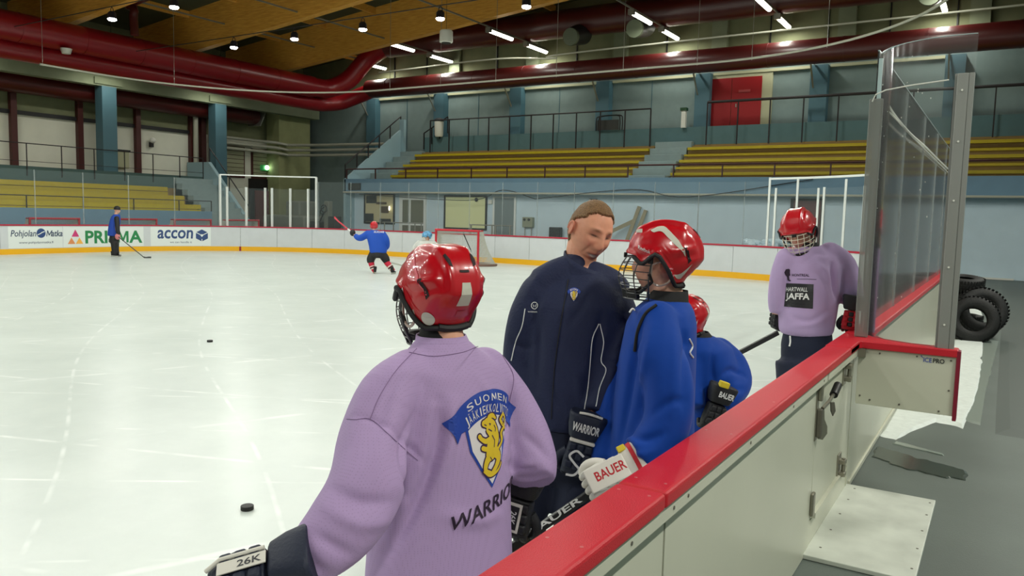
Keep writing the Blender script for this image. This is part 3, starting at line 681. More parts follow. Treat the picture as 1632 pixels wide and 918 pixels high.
# spare goals behind the left boards (their red top bars show over the cap rail)
for i, (y, lb) in enumerate(((14.6, 'spare red goal frame at the far left edge behind the boards'), (18.3, 'spare red goal frame behind the boards above the first advert'), (22.0, 'spare red goal frame behind the boards near the standing man'), (25.4, 'spare red goal frame behind the blue-lettered advert'))):
    pass
def goal(name, lab, x, y, ang, grp=None, net=True):
    t = thing(name, lab, 'goal', (0, 0, 0), grp)
    R_ = Matrix.Rotation(ang, 3, 'Z'); P = lambda a, b_, c: tuple(R_ @ Vector((a, b_, c)))
    m_gr = mat('goal_red', (186, 24, 44), .35); w = .915; h = 1.22
    MB().tube([P(-w, 0, 0), P(-w, 0, h), ], .042, 10).build('post', m_gr, t, smooth=True)
    MB().tube([P(w, 0, 0), P(w, 0, h), ], .042, 10).build('post', m_gr, t, smooth=True)
    MB().tube([P(-w-.03, 0, h), P(w+.03, 0, h)], .042, 10).build('crossbar', m_gr, t, smooth=True)
    base = spline([P(w, 0, .03), P(w+.28, .45, .03), P(w+.12, .95, .03), P(.5, 1.1, .03), P(-.5, 1.1, .03), P(-w-.12, .95, .03), P(-w-.28, .45, .03), P(-w, 0, .03)], 6)
    MB().tube(base, .045, 8).build('base_frame', mat('goal_base_pad', (120, 92, 80), .7), t, smooth=True)
    top = spline([P(w, 0, h), P(w-.05, .35, h), P(.5, .5, h), P(-.5, .5, h), P(-w+.05, .35, h), P(-w, 0, h)], 6)
    MB().tube(top, .022, 8).build('top_frame', m_gr, t, smooth=True)
    if net:
        nn = 40; ib = [base[int(i*(len(base)-1)/nn)] for i in range(nn+1)]; it = [top[int(i*(len(top)-1)/nn)] for i in range(nn+1)]
        mb = MB(); rows = 20
        def lerp(a, b_, f): return a.lerp(b_, f)
        bb = [Vector(ib[0]).lerp(Vector(ib[-1]), 0)]*0
        def samp(L_, f):
            f = f*(len(L_)-1); i0 = min(int(f), len(L_)-2); return Vector(L_[i0]).lerp(Vector(L_[i0+1]), f-i0)
        def np_(u, v_):
            a, c = samp(base, u), samp(top, u); q = c.lerp(a, v_); sag = .12*sin(pi*v_); cx_ = Vector(P(0, .3, 0)); dd = Vector((cx_.x-q.x, cx_.y-q.y, 0)); return q+dd*sag*.6
        for k in range(nn*2+1):
            u = k/(nn*2); mb.tube([np_(u, q/8) for q in range(9)], .008, 3, cap=False)
        for r_i in range(rows+1):
            v_ = r_i/rows; mb.tube([np_(q/36, v_) for q in range(37)], .008, 3, cap=False)
        for q in range(1, 12):
            yy = .5*q/12; mb.tube([P(-w+.1, yy, h), P(w-.1, yy, h)], .007, 3, cap=False)
        o = mb.build('net', mat('white_net', (196, 196, 186), .8), t, fixn=False); o['kind'] = 'stuff'
    t.location = (x, y, 0); return t
gp = ony(762, 424, 22.3)
goal('hockey_goal', 'red hockey goal with white net on the ice in front of the end boards', gp.x-.93, 22.3, 0)
for y, lb, a_ in ((16.3, 'spare red goal frame at the far left edge behind the boards', pi/2), (19.6, 'spare red goal frame behind the boards, above the travel advert', pi/2), (22.3, 'spare red goal frame behind the boards near the standing man', pi/2), (25.0, 'spare red goal frame behind the boards, above the blue-lettered advert', pi/2)):
    g_ = goal('spare_goal', lb, -30.6, y-.2, a_, 'spare goals behind the left boards'); g_.scale = (1, 1, 1.02)
# wall fittings on the left
t = thing('wall_floodlight', 'small white floodlight on the upper white wall', 'floodlight', (-38.4, 26.1, 5.4)); MB().ball((-38.3, 25.3, 5.25), (.12, .16, .15), 12, 8).build('lamp_head', m_white, t, smooth=True); MB().box(-38.5, -38.3, 25.2, 25.35, 4.9, 5.15).build('bracket', m_dark, t)
t = thing('wall_box', 'cream electrical cabinet on the wall behind the left walkway', 'cabinet', (-38.4, 23, 4)); MB().box(-38.5, -38.2, 23.1, 23.9, 3.7, 4.6).build('body', m_cream, t, bevel=.02); MB().box(-38.5, -38.15, 23.05, 23.95, 4.55, 4.62).build('top', m_dark, t)
# corner: pillar, shutter windows, dark doorway, pipes, exit lamp
m_shut = mat('shutter_slats', (160, 160, 130), .6)
for nm, y0, y1 in (('window_3', 29.0, 31.2), ('window_4', 31.9, 34.0)):
    w = thing(nm, None, None, (-38.5, y0, 3.8)); struct(w)
    MB().box(-38.5, -38.42, y0-.1, y1+.1, 3.6, 5.4).build('window_frame', m_redpost, w)
    mb = MB()
    for q in range(7): mb.box(-38.42, -38.38, y0, y1, 3.72+q*.24, 3.93+q*.24)
    mb.build('shutter', m_shut, w)
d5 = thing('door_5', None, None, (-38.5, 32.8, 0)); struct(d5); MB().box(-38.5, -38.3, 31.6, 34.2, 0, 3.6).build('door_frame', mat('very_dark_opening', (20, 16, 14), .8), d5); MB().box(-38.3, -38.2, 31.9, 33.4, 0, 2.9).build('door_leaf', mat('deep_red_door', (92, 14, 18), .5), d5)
t = thing('corner_pillar', 'big grey-green concrete pillar in the far left corner', 'pillar', (-37.8, 34.2, 0)); MB().box(-38.4, -37.3, 32.9, 35.4, 0, 8.0).build('shaft', mat('pillar_concrete', (158, 162, 116), .8, var=.08, vscale=2), t, bevel=.02)
t = thing('red_corner_post', 'dark red steel posts beside the white pipes left of the stairs', 'post', (-38.2, 28.8, 3)); MB().box(-38.5, -38.2, 28.2, 28.5, 3, 8.5).build('post', m_redpost, t)
for i in range(2):
    o = MB().tube([(-38.1, 27.75+i*.95, 4), (-38.1, 27.75+i*.95, 7.6)], .14, 12).build('standing_pipe', m_pipe, smooth=True); tag(o, ('left', 'right')[i]+' one of two thick pale pipes standing beside the shuttered window', 'pipe', 'pale standing pipes')
for i in range(3):
    z = 5.82-.30*i; yy = 29.0+.3*i
    pts = [(-38.0+.0*i, yy, 3.0 if i < 2 else z), (-38.0, yy, z-.1), (-38.0, yy+.12, z)] if i < 2 else [(-38.0, yy, z)]
    o = MB().tube(pts+[(-38.0, 31.9, z), (-37.25, 32.6, z-.06), (-37.08, 33.4, z-.14), (-35.9, 33.9, z-.14), (-30.3, 34.4, z-.16)], .085, 10).build('heating_pipe', m_pipe, smooth=True)
    tag(o, ['topmost of the pale pipes bending round the far left corner', 'middle of the pale pipes bending round the far left corner', 'lowest of the pale pipes bending round the far left corner'][i], 'pipe', 'pale pipes in the corner')
t = thing('exit_lamp', 'glowing green-white exit lamp by the shuttered windows', 'lamp', (-38.2, 33, 4.3)); MB().box(-38.38, -38.2, 32.4, 32.88, 4.12, 4.45).build('housing', mat('exit_green', (40, 140, 70), .5, emit=.4), t); MB().ball((-38.15, 32.72, 4.3), (.05, .16, .14), 12, 8).build('glow', mat('exit_glow', (220, 255, 220), .5, emit=8), t)
# machinery behind the corner boards
m_mach = mat('machine_grey', (120, 124, 112), .5)
t = thing('ice_machine', 'grey ice resurfacing machine parked in the corner behind the glass', 'ice machine', (-32.5, 31.5, 0))
MB().box(-36, -32.6, 30.5, 32.2, .3, 1.5).build('body', m_mach, t, bevel=.15, seg=3)
MB().box(-34.3, -33.2, 30.7, 32.0, 1.4, 2.3).build('snow_tank', m_mach, t, bevel=.1)
MB().box(-32.6, -31.9, 30.9, 31.9, .4, 1.2).build('bonnet', mat('machine_dark', (50, 50, 48), .5), t, bevel=.06)
MB().tube([(-32.3, 31.4+.0, 1.2), (-32.0, 31.4, 1.75)], .03, 8).build('steering_column', m_dark, t)
MB().tube(arc_pts((-32.0, 31.4, 1.8), .25, 0, 2*pi, (.6, 0, .8), (0, 1, 0), 20), .025, 6).build('steering_wheel', m_dark, t)
for (x, y) in ((-35.3, 30.4), (-33.0, 30.4)): MB().tube([(x, y-.12, .42), (x, y+.15, .42)], .42, 20).build('wheel', m_dark, t, smooth=True)
t = thing('tool_rack', 'tall grey machine part standing beside the blue stair wall', 'rack', (-30.8, 30.6, 0))
MB().box(-31.1, -30.75, 30.5, 30.8, 0, 2.3).build('column', m_mach, t, bevel=.03); MB().box(-30.7, -30.2, 30.4, 30.9, 0, 1.5).build('cabinet', mat('machine_dark', (50, 50, 48), .5), t, bevel=.03)
MB().tube(arc_pts((-31.0, 30.4, 1.9), .2, 0, 2*pi, (1, 0, 0), (0, 0, 1), 16), .03, 6).build('hose_ring', m_dark, t)
t = thing('dark_sign', 'small dark sign on the end of the blue fascia', 'sign', (-29.5, 30.95, 3)); MB().box(-29.75, -28.9, 30.93, 30.99, 2.92, 3.28).build('board', m_dark, t)

# ================================================================== hanging lamps
m_lampbody = mat('lamp_housing', (26, 24, 34), .4)
def lamp_proto():
    t = thing('floodlight', 'lamp', 'lamp', (0, 0, 0), 'rink floodlights')
    MB().tube([(0, 0, .03), (0, 0, .2), (0, 0, .26)], [.135, .13, .08], 16).build('housing', m_lampbody, t, smooth=40)
    MB().tube([(0, 0, -.03), (0, 0, .0), (0, 0, .05)], [.10, .135, .13], 16).build('lens', m_lampglow, t)
    MB().tube(spline([(-.07, 0, .24), (-.07, 0, .32), (0, 0, .40), (.07, 0, .32), (.07, 0, .24)], 4), .012, 6).build('hook', m_lampbody, t)
    ld = bpy.data.lights.new('floodlight_lamp', 'SPOT'); ld.energy = LAMP_W; ld.color = LAMP_COL; ld.spot_size = radians(172); ld.spot_blend = .25; ld.shadow_soft_size = .18
    lo = bpy.data.objects.new('floodlight_lamp', ld); COL.objects.link(lo); lo.location = (0, 0, -.03); lo.parent = t
    return t
LPR = lamp_proto(); first = True
rowname = ['nearest', 'second', 'third', 'fourth', 'fifth', 'sixth']
colname = ['leftmost', 'second from left', 'third from left', 'fourth from left', 'fifth from left', 'sixth from left', 'seventh from left']
for j, y in enumerate((20.1, 15.3, 10.0, 4.6, -1.0, -7.0)):
    for i, x in enumerate((-25.25, -21.97, -18.7, -15.45, -12.3, -9.0, -5.7)):
        o = LPR if first else copy_tree(LPR); first = False
        o.location = (x, y, 7.85); o['label'] = 'black hanging floodlight, %s, in the %s row from the goal' % (colname[i], rowname[j])
for j, y in enumerate((20.1, 15.3)):
    for x in (-25.25, -21.97, -18.7, -15.45, -12.3):
        pass
    tag(MB().tube([(-31.5, y+.02, 8.28), (-5, y+.02, 8.28)], .016, 6).build('lamp_cable', m_dark), 'dark cable linking the %s row of floodlights' % ('far' if j == 0 else 'nearer'), 'cable')
t = thing('round_speaker', 'white round loudspeaker hanging from the roof', 'loudspeaker', (-17.25, 22.8, 7.8))
MB().tube([(-17.25, 22.8, 7.82), (-17.25, 22.8, 7.84), (-17.25, 22.8, 8.2), (-17.25, 22.8, 8.25)], [.2, .235, .235, .2], 24).build('drum', m_white, t, smooth=True)
MB().tube([(-17.25, 22.8, 7.80), (-17.25, 22.8, 7.83)], .17, 24).build('grille', m_dark, t)
MB().tube([(-17.25, 22.8, 8.25), (-17.25, 22.8, 12)], .008, 4).build('wire', m_dark, t)
t = thing('duct_detector', 'small white round device under the big red duct', 'detector', (-32.2, 17.3, 7.7)); MB().tube([(-32.25, 17.6, 7.78), (-32.25, 17.6, 7.98)], [.16, .22], 16).build('body', m_white, t, smooth=True)
def tube_proto():
    t = thing('fluorescent_lamp', 'lamp', 'lamp', (0, 0, 0), 'fluorescent fittings under the roof')
    MB().box(-.09, .09, -.78, .78, .05, .13).build('housing', m_galv, t, bevel=.01)
    MB().tube([(0, -.72, .02), (0, .72, .02)], .075, 10).build('diffuser', m_tubeglow, t, smooth=True)
    MB().box(-.1, .1, -.84, -.72, -.05, .13).build('end_cap', m_galv, t)
    ld = bpy.data.lights.new('tube_light', 'AREA'); ld.shape = 'RECTANGLE'; ld.size = .15; ld.size_y = 1.4; ld.energy = TUBE_W; ld.color = TUBE_COL
    lo = bpy.data.objects.new('tube_light', ld); COL.objects.link(lo); lo.location = (0, 0, -.07); lo.parent = t
    return t
TPR = tube_proto(); first = True
for i, x in enumerate((-31.3, -26.5, -20.5, -13.5, -8.5, -2.6)):
    for j, y in enumerate((31.3, 34.6)):
        if i == 0 and j == 0: continue
        o = TPR if first else copy_tree(TPR); first = False
        o.location = (x, y, 10.1); o.scale = (1.3, 1.32, 1.2); o['label'] = 'lit fluorescent fitting, the %s one of the %s pair from the left' % (('nearer', 'farther')[j], ORD[i])
    tag(MB().box(x-.03, x+.03, 10, 35.6, 10.26, 10.32).build('lamp_track', m_galv), 'pale track of the '+ORD[i]+' row of fluorescent fittings from the left', 'track', 'lamp tracks')
WLD = bpy.data.lights.new('walkway_light', 'AREA'); WLD.shape = 'RECTANGLE'; WLD.size = .15; WLD.size_y = 1.4; WLD.energy = WALK_W; WLD.color = TUBE_COL
for j, y in enumerate((-3.0, 3.0, 9.0, 15.0, 21.0)):
    o = copy_tree(TPR); o.location = (2.6, y, 6.2)
    MB().tube([(2.6, y, 6.3), (2.6, y, roofz(2.6)+.3)], .01, 5).build('wire', m_dark, o).matrix_parent_inverse = Matrix.Translation((-2.6, -y, -6.2))
    for ch in o.children:
        if ch.type == 'LIGHT': ch.data = WLD
    o['group'] = 'fluorescent fittings over the walkway'; o['label'] = 'fluorescent fitting over the walkway outside the boards, %s from the near end' % ('first', 'second', 'third', 'fourth', 'fifth')[j]
LLD = bpy.data.lights.new('left_side_light', 'AREA'); LLD.shape = 'RECTANGLE'; LLD.size = .15; LLD.size_y = 1.4; LLD.energy = 42; LLD.color = TUBE_COL
for j, y in enumerate((9.5, 15.5, 21.5, 27.5)):
    o = copy_tree(TPR); o.location = (-35.6, y, 7.95)
    for ch in o.children:
        if ch.type == 'LIGHT': ch.data = LLD
    MB().tube([(-35.6, y, 8.05), (-35.6, y, roofz(-35.6)+.3)], .01, 5).build('wire', m_dark, o).matrix_parent_inverse = Matrix.Translation((35.6, -y, -7.95))
    o['group'] = 'fluorescent fittings behind the left ducts'; o['label'] = 'fluorescent fitting behind the red ducts on the left, %s from the near end' % ORD[j]
# curved track of the safety net, its rods and the sprinkler pipe behind
zt = 6.72
pts = [contour(s, .0) for s in along(S_C1-2.0, S_N+3, .5)]
tag(MB().tube([(p.x, p.y, zt) for p in pts], .035, 8).build('net_track', m_pipe, smooth=True), 'thin white rail curving above the boards all round the rink', 'rail')
for i, s in enumerate([S_C1-1.9, S_C1+3, S_E+.5]+[S_E+.5+2.55*k for k in range(1, 6)]+[S_C2+1.5, S_C2+4]):
    p = contour(s); tag(MB().tube([(p.x, p.y, zt-.06), (p.x, p.y, roofz(p.x))], .008, 5).build('track_rod', m_galv), 'thin rod of the curved white rail, '+ORD[i]+' from the left', 'rod', 'rods of the curved rail')
tag(MB().tube(spline([(-29.5, 33.0, 9.35), (-22, 33.0, 9.45), (-18.6, 33.0, 9.2), (-17, 33.0, 9.38), (5, 33.0, 9.5)], 10), .04, 8).build('wall_pipe', m_pipe, smooth=True), 'pale pipe running level in front of the end wall duct', 'pipe')
# ================================================================== near boards with the door, stub wall and tall glass
m_steel = mat('brushed_steel', (150, 146, 132), .38, metal=.7)
m_screw = mat('dull_screw', (110, 106, 96), .5, metal=.4)
XO = -.80
NB = thing('near_boards', 'off-white rink boards with a red cap rail running away from the camera on the right', 'rink boards', (XO, 2, 0))
mb = MB().box(-.90, XO, -2.5, 2.165, .0, HB-.05); mb.build('board_panel', m_nearpanel, NB)
MB().box(-.90, XO, 2.18, 4.42, .0, HB-.05).build('board_panel', m_nearpanel, NB)
MB().box(-.90, XO, 5.62, 15.38, .0, HB-.05).build('board_panel', m_nearpanel, NB)
MB().box(-.92, -.90, -2.5, 15.38, .19, HB-.05).build('ice_side_face', m_board, NB)
MB().box(-.925, -.905, -2.5, 15.38, 0, .19).build('kick_plate', m_kick, NB)
MB().box(XO-.002, XO+.052, -2.5, 4.40, HB-.10, HB-.045).build('top_rail_strip', m_nearpanel, NB, bevel=.004)
MB().box(XO-.002, XO+.052, 4.44, 5.38, HB-.10, HB-.045).build('top_rail_strip', m_nearpanel, NB, bevel=.004)
MB().box(XO-.001, XO+.014, -2.5, 2.16, .0, .05).build('foot_strip', m_nearpanel, NB, bevel=.003)
MB().box(XO-.001, XO+.014, 5.7, 15.38, .0, .035).build('foot_strip', m_nearpanel, NB, bevel=.003)
MB().box(-.89, XO-.004, 4.42, 5.62, .0, .155).build('threshold', m_nearpanel, NB)
# cap rail in two lengths with a joint
MB().box(-.885, -.735, -2.5, 2.0, HB-.05, HB).build('cap_rail', m_cap, NB, bevel=.012, seg=3)
MB().box(-.885, -.735, 2.004, 5.62, HB-.05, HB).build('cap_rail', m_cap, NB, bevel=.012, seg=3)
MB().box(-.885, -.735, 5.62, 15.38, HB-.05, HB).build('cap_rail', m_cap, NB, bevel=.012, seg=3)
for y in (1.55, 1.95, 2.07, 2.7, 3.3): 
    for x in (-.855, -.765): MB().tube([(x, y, HB-.002), (x, y, HB+.001)], .005, 8).build('cap_screw', mat('pale_red_screw', (200, 110, 110), .4), NB)
for y in (1.45, 1.8, 2.1, 2.22, 2.9, 3.6, 4.3): MB().tube([(XO+.05, y, HB-.075), (XO+.054, y, HB-.075)], .006, 8).build('strip_screw', m_screw, NB)
# door leaf
DR = thing('board_door', 'off-white players door in the near boards with a latch lever and two hinges', 'gate', (XO, 5, 0))
MB().box(-.89, XO, 4.435, 5.60, .17, HB-.06).build('door_leaf', m_nearpanel, DR, bevel=.004)
MB().box(XO, XO+.022, 4.46, 5.27, .175, .205).build('bottom_rail', m_nearpanel, DR)
for z, nm in ((.855, 'hinge'), (.24, 'hinge')):
    h = MB().box(XO, XO+.008, 5.20, 5.31, z-.07, z+.10).build('hinge', m_steel, DR, bevel=.002)
    MB().box(XO, XO+.045, 5.235, 5.30, z+.035, z+.065).build('knuckle', m_steel, h, bevel=.006)
    MB().box(XO, XO+.045, 5.235, 5.30, z-.045, z-.015).build('knuckle', m_steel, h, bevel=.006)
    MB().tube([(XO+.03, 5.27, z-.05), (XO+.03, 5.27, z+.07)], .013, 10).build('pin', m_steel, h, smooth=True)
LT = MB().box(XO, XO+.006, 4.40, 4.46, .62, .945).build('latch', m_steel, DR, bevel=.002)
MB().box(XO+.004, XO+.03, 4.41, 4.445, .84, .94).build('bolt_guide', m_steel, LT, bevel=.008)
MB().box(XO+.004, XO+.035, 4.405, 4.435, .64, .80).build('bolt', m_screw, LT, bevel=.008)
MB().tube([(XO+.03, 4.43, .80), (XO+.05, 4.50, .83), (XO+.06, 4.57, .86)], .010, 8).build('lever_arm', m_steel, LT, smooth=True)
MB().tube(spline([(XO+.06, 4.56, .855), (XO+.062, 4.61, .875), (XO+.064, 4.66, .895)], 3), .022, 14).build('lever_grip', m_dark, LT, smooth=True)
pl = [(.0, .79), (.03, .79), (.034, .74), (.052, .70), (.054, .66), (.03, .625), (.002, .63), (-.008, .67), (.006, .73)]
MB().prism(pl, (XO+.01, 4.43, 0), (.8, .6, 0), (0, 0, 1), .008).build('lever_plate', m_steel, LT, bevel=.002)
MB().prism([(.05, .83), (.075, .83), (.085, .78), (.07, .75), (.055, .78)], (XO+.02, 4.45, 0), (.7, .7, 0), (0, 0, 1), .01).build('catch', m_screw, LT, bevel=.003)
MB().box(XO, XO+.02, 4.395, 4.45, .20, .33).build('lower_catch', m_steel, DR, bevel=.008)
# door mat / plank on the floor
PM = thing('floor_board', 'worn white plastic board lying on the floor at the players door', 'board', (-.53, 5, 0))
MB().box(-.805, -.262, 4.30, 5.68, -.004, .022).build('sheet', mat('worn_white_sheet', (206, 210, 200), .45, var=.12, vscale=5), PM, bevel=.004)
for y in (4.45, 4.75, 5.05, 5.35, 5.6):
    for x in (-.29, -.74): MB().tube([(x, y, .021), (x, y, .0235)], .007, 8).build('screw', m_screw, PM)
# stub wall
SW = thing('stub_wall', 'short white board wall sticking out from the near boards with a lettered corner', 'board wall', (-.45, 5.4, 0))
MB().box(-.745, -.195, 5.405, 5.44, .645, HB-.03).build('panel', m_nearpanel, SW, bevel=.003)
MB().box(-.755, -.185, 5.39, 5.50, HB-.035, HB-.003).build('cap_strip', m_cap, SW, bevel=.008)
MB().box(-.197, -.175, 5.385, 5.46, .62, HB-.004).build('edge_strip', mat('dark_red_edge', (130, 24, 48), .4), SW, bevel=.004)
MB().box(-.745, -.70, 5.38, 5.405, HB-.10, HB-.045).build('corner_bracket', m_steel, SW)
for x, z in ((-.62, .985), (-.225, .985), (-.41, .99), (-.66, .68), (-.49, .675), (-.27, .665), (-.225, .80), (-.72, .70)): MB().tube([(x, 5.406, z), (x, 5.402, z)], .006, 8).build('screw', m_screw, SW)
m_icb = mat('lettering_blue', (60, 80, 170), .4); m_ick = mat('lettering_black', (34, 34, 38), .4)
vs, fs = fit_text('ICE', .045, .028, .01); flat([(vs, fs)], lambda x, y: Vector((-.350+x, 5.402, .975+y)), 'lettering', m_icb, SW)
vs, fs = fit_text('PRO', .062, .028, .02); flat([(vs, fs)], lambda x, y: Vector((-.290+x, 5.402, .975+y)), 'lettering', m_ick, SW)
flat([disc(-.385, .995, .004), disc(-.379, .988, .003)], lambda x, y: Vector((x, 5.402, y)), 'logo_dots', m_icb, SW)
# red corner deck where the cap turns
pts = [(-.885, 5.05), (-.735, 5.05), (-.735, 5.36), (-.72, 5.385), (-.19, 5.385), (-.19, 5.50), (-.45, 5.52), (-.62, 5.60), (-.70, 5.75), (-.735, 6.0), (-.885, 6.0)]
MB().prism(pts, (0, 0, HB-.045), (1, 0, 0), (0, 1, 0), .0475).build('corner_deck', m_cap, NB, bevel=.006)
# tall curved acrylic pane: quarter turn from the boards to the stub end
def cg(t):      # quarter curve
    a = t*pi/2; return Vector((-.80+.53*(1-cos(a)) , 6.02-.50*sin(a), 0)) if False else Vector((-.27-.53*cos(a)**.9 if cos(a) > 0 else -.27, 5.98-.50*sin(a), 0))
cgp = [Vector((-.80, 6.02))] + [Vector((-.30-.50*cos(pi/2*k/14), 5.95-.50*sin(pi/2*k/14))) for k in range(15)] + [Vector((-.22, 5.45))]
PG = thing('curved_glass', 'tall scratched curved clear screen at the end of the near boards', 'glass screen', (-.5, 5.6, HB))
rings = []
for p in cgp: rings.append([(p.x, p.y, HB+.003), (p.x+.006, p.y+.006, HB+.003), (p.x+.006, p.y+.006, 2.93), (p.x, p.y, 2.93)])
MB().loft(rings).build('pane', m_glassnear, PG, smooth=30)
MB().tube([(p.x+.003, p.y+.003, 2.932) for p in cgp], .003, 6).build('pane_edge', m_glassedge, PG)
sc = MB()
for i in range(34):
    k = random.uniform(2, 13); k0 = int(k); p = cgp[k0].lerp(cgp[k0+1], k-k0); z = random.choice((random.uniform(2.05, 2.85), random.uniform(2.55, 2.85), random.uniform(1.2, 2.6)))
    nn = Vector((-(cgp[k0+1]-cgp[k0]).y, (cgp[k0+1]-cgp[k0]).x, 0)).normalized()
    sc.ball((p.x-.001*nn.x, p.y-.003, z), (.0022, .001, .003 if i % 3 else .005), 6, 4)
o = sc.build('scuffs', m_white, PG); o['kind'] = 'stuff'
# aluminium post at the stub end
AP = thing('aluminium_post', 'broad aluminium post on the outer end of the stub wall', 'post', (-.27, 5.44, HB))
m_alu = mat('aluminium', (138, 140, 135), .45, metal=.1)
MB().box(-.305, -.245, 5.405, 5.455, HB-.003, 2.70).build('profile', m_alu, AP, bevel=.006, seg=3)
MB().box(-.245, -.215, 5.41, 5.45, HB-.003, 2.70).build('flange', m_alu, AP, bevel=.004)
MB().box(-.318, -.305, 5.42, 5.45, HB-.003, 2.70).build('flange', m_alu, AP)
for z in (1.2, 1.55, 1.95, 2.3, 2.6): MB().tube([(-.275, 5.405, z), (-.275, 5.40, z)], .006, 8).build('screw', m_white, AP)
IP = thing('inner_glass_post', 'wide grey upright where the curved screen meets the boards', 'post', (-.77, 5.9, HB))
MB().box(-.80, -.72, 5.56, 5.60, HB+.002, 2.60).build('profile', glass_mat('frosted_upright', (136, 138, 132), .6, .3), IP, bevel=.008)
MB().box(-.765, -.742, 5.61, 5.63, 2.2, 2.86).build('upright', m_glassedge, IP)
MB().tube([(-.78, 5.55, 2.58), (-.76, 5.53, 2.62), (-.70, 5.5, 2.64), (-.55, 5.46, 2.655), (-.35, 5.44, 2.67)], .004, 6).build('cable_tie', m_white, IP)
# straight glass on beyond
yy = 6.05; i = 0
ords = ['first', 'second', 'third', 'fourth', 'fifth', 'sixth', 'seventh']
while yy < 14.9:
    e = min(yy+1.86, 15.36)
    t = thing('side_glass', '%s clear screen along the near boards beyond the curved one' % ords[i], 'glass screen', (-.83, yy, HB), 'screens along the near boards')
    MB().box(-.835, -.825, yy+.01, e-.01, HB+.002, 2.995).build('pane', m_glassnear, t)
    MB().box(-.836, -.824, yy+.01, e-.01, 2.995, 3.002).build('pane_edge', m_glassedge, t)
    MB().box(-.845, -.815, e-.015, e+.015, HB+.002, 2.98).build('upright', m_support, t)
    yy = e; i += 1
tag(MB().tube(spline([onx(1408, 152, -.76), onx(1425, 182, -.78), onx(1450, 212, -.78), onx(1475, 234, -.79), onx(1495, 254, -.80), onx(1512, 270, -.81)], 6), .009, 6).build('white_cable', m_white), 'white cable strung along the inside of the side glass', 'cable')
tag(MB().tube(spline([onx(1406, 167, -.76), onx(1428, 190, -.78), onx(1452, 216, -.785), onx(1478, 242, -.795), onx(1512, 276, -.81)], 6), .006, 6).build('thin_cable', m_white), 'thinner pale cable hanging beside the white one', 'cable')
# snow and scraped ice on the floor outside
def patch(name, lab, pts, m, z=.002, h=.012):
    mb = MB(); n = len(pts); c = sum((Vector(p) for p in pts), Vector((0, 0)))/n
    out = []
    for i in range(n):
        a, b_ = Vector(pts[i]), Vector(pts[(i+1) % n])
        for q in range(14):
            p = a.lerp(b_, q/14); w = .05*noise.noise(Vector((p.x*14, p.y*7, 4)))+.04*noise.noise(Vector((p.x*6, p.y*3, 1))); out.append(p+(p-c).normalized()*w)
    N = len(out); vs = [(p.x, p.y, z-.008) for p in out]+[(c.x+(p.x-c.x)*.93, c.y+(p.y-c.y)*.97, z+h) for p in out]
    mb.add(vs, [(i, (i+1) % N, N+(i+1) % N, N+i) for i in range(N)]+[tuple(range(N, 2*N))])
    o = mb.build(name, m); tag(o, lab, 'snow', None, 'stuff'); return o
m_snow = mat('packed_snow', (228, 234, 230), .7, var=.06, vscale=14, bump=.5, bscale=40)
patch('snow_patch', 'packed white snow on the floor beyond the stub wall', [(-.79, 7.25), (-.66, 7.2), (-.58, 7.6), (-.42, 8.1), (-.20, 8.0), (-.14, 9.2), (-.13, 11), (-.17, 14), (-.25, 18), (-.45, 22), (-.78, 23), (-.79, 12)], m_snow)
patch('wet_strip', 'pale wet strip beside the snow on the floor', [(-.20, 8.3), (-.07, 8.2), (-.06, 10), (-.02, 12), (.03, 14.6), (-.17, 14.6), (-.14, 10)], mat('wet_pale_floor', (140, 150, 142), .3), .0, .004)
def smear(name, lab, pts, m, cat):
    o = patch(name, lab, pts, m, .0, .003); o['category'] = cat; return o
smear('wet_smear', 'dark wet smear on the grey floor beyond the white floor board', [(-.78, 6.9), (-.5, 6.75), (-.12, 6.6), (-.12, 6.35), (-.5, 6.35), (-.78, 6.55)], mat('wet_dark_floor', (70, 78, 72), .16), 'puddle')
smear('pale_smear', 'pale shiny smear on the grey floor between the board and the snow', [(-.68, 7.15), (-.3, 6.98), (-.28, 6.93), (-.66, 7.05)], mat('pale_shiny_floor', (150, 160, 152), .2), 'puddle')
smear('dark_floor_sheet', 'slightly darker rubber sheet running along the right side of the floor', [(.02, 7.9), (4, 7.9), (4, 30), (.02, 30)], mat('darker_rubber', (80, 88, 84), .5), 'floor sheet')
# tyres
m_tyre = mat('tyre_rubber', (20, 20, 21), .65, bump=.5, bscale=60)
def tyre(name, lab, c, axis, R, r, grp):
    r = .24; TH = .105 if R > .32 else .09
    t = thing(name, lab, 'tyre', c, grp); ax = Vector(axis).normalized(); u = ax.cross(Vector((0, 0, 1))); u = u.normalized() if u.length > .1 else Vector((1, 0, 0)); v = ax.cross(u)
    prof = [(-.9, -.55), (-1, .0), (-.85, .7), (-.5, 1.0), (.5, 1.0), (.85, .7), (1, 0), (.9, -.55), (.7, -.7), (.6, 0), (.4, .6), (-.4, .6), (-.6, 0), (-.7, -.7)]
    rings = []; n = 48; W_ = r
    for k in range(n):
        a = 2*pi*k/n; rd = u*cos(a)+v*sin(a)
        rings.append([Vector(c)+rd*(R-TH+TH*q[1])+ax*(W_*.5*q[0]) for q in prof])
    mb = MB(); m_ = len(prof); vs = [p for rg in rings for p in rg]
    mb.add(vs, [(k*m_+j, k*m_+(j+1) % m_, ((k+1) % n)*m_+(j+1) % m_, ((k+1) % n)*m_+j) for k in range(n) for j in range(m_)])
    mb.build('tyre_body', m_tyre, t, smooth=50)
    mb = MB()
    for k in range(40):
        a = 2*pi*k/40; rd = u*cos(a)+v*sin(a); tg = -u*sin(a)+v*cos(a); M = Matrix((tg, ax, rd)).transposed()
        for s_ in (-1, 0, 1): mb.obox(Vector(c)+rd*(R+.004)+ax*(s_*W_*.3)+tg*(.012 if s_ else 0), (R*.09, W_*.22, .008), M)
    mb.build('tread', m_tyre, t); return t
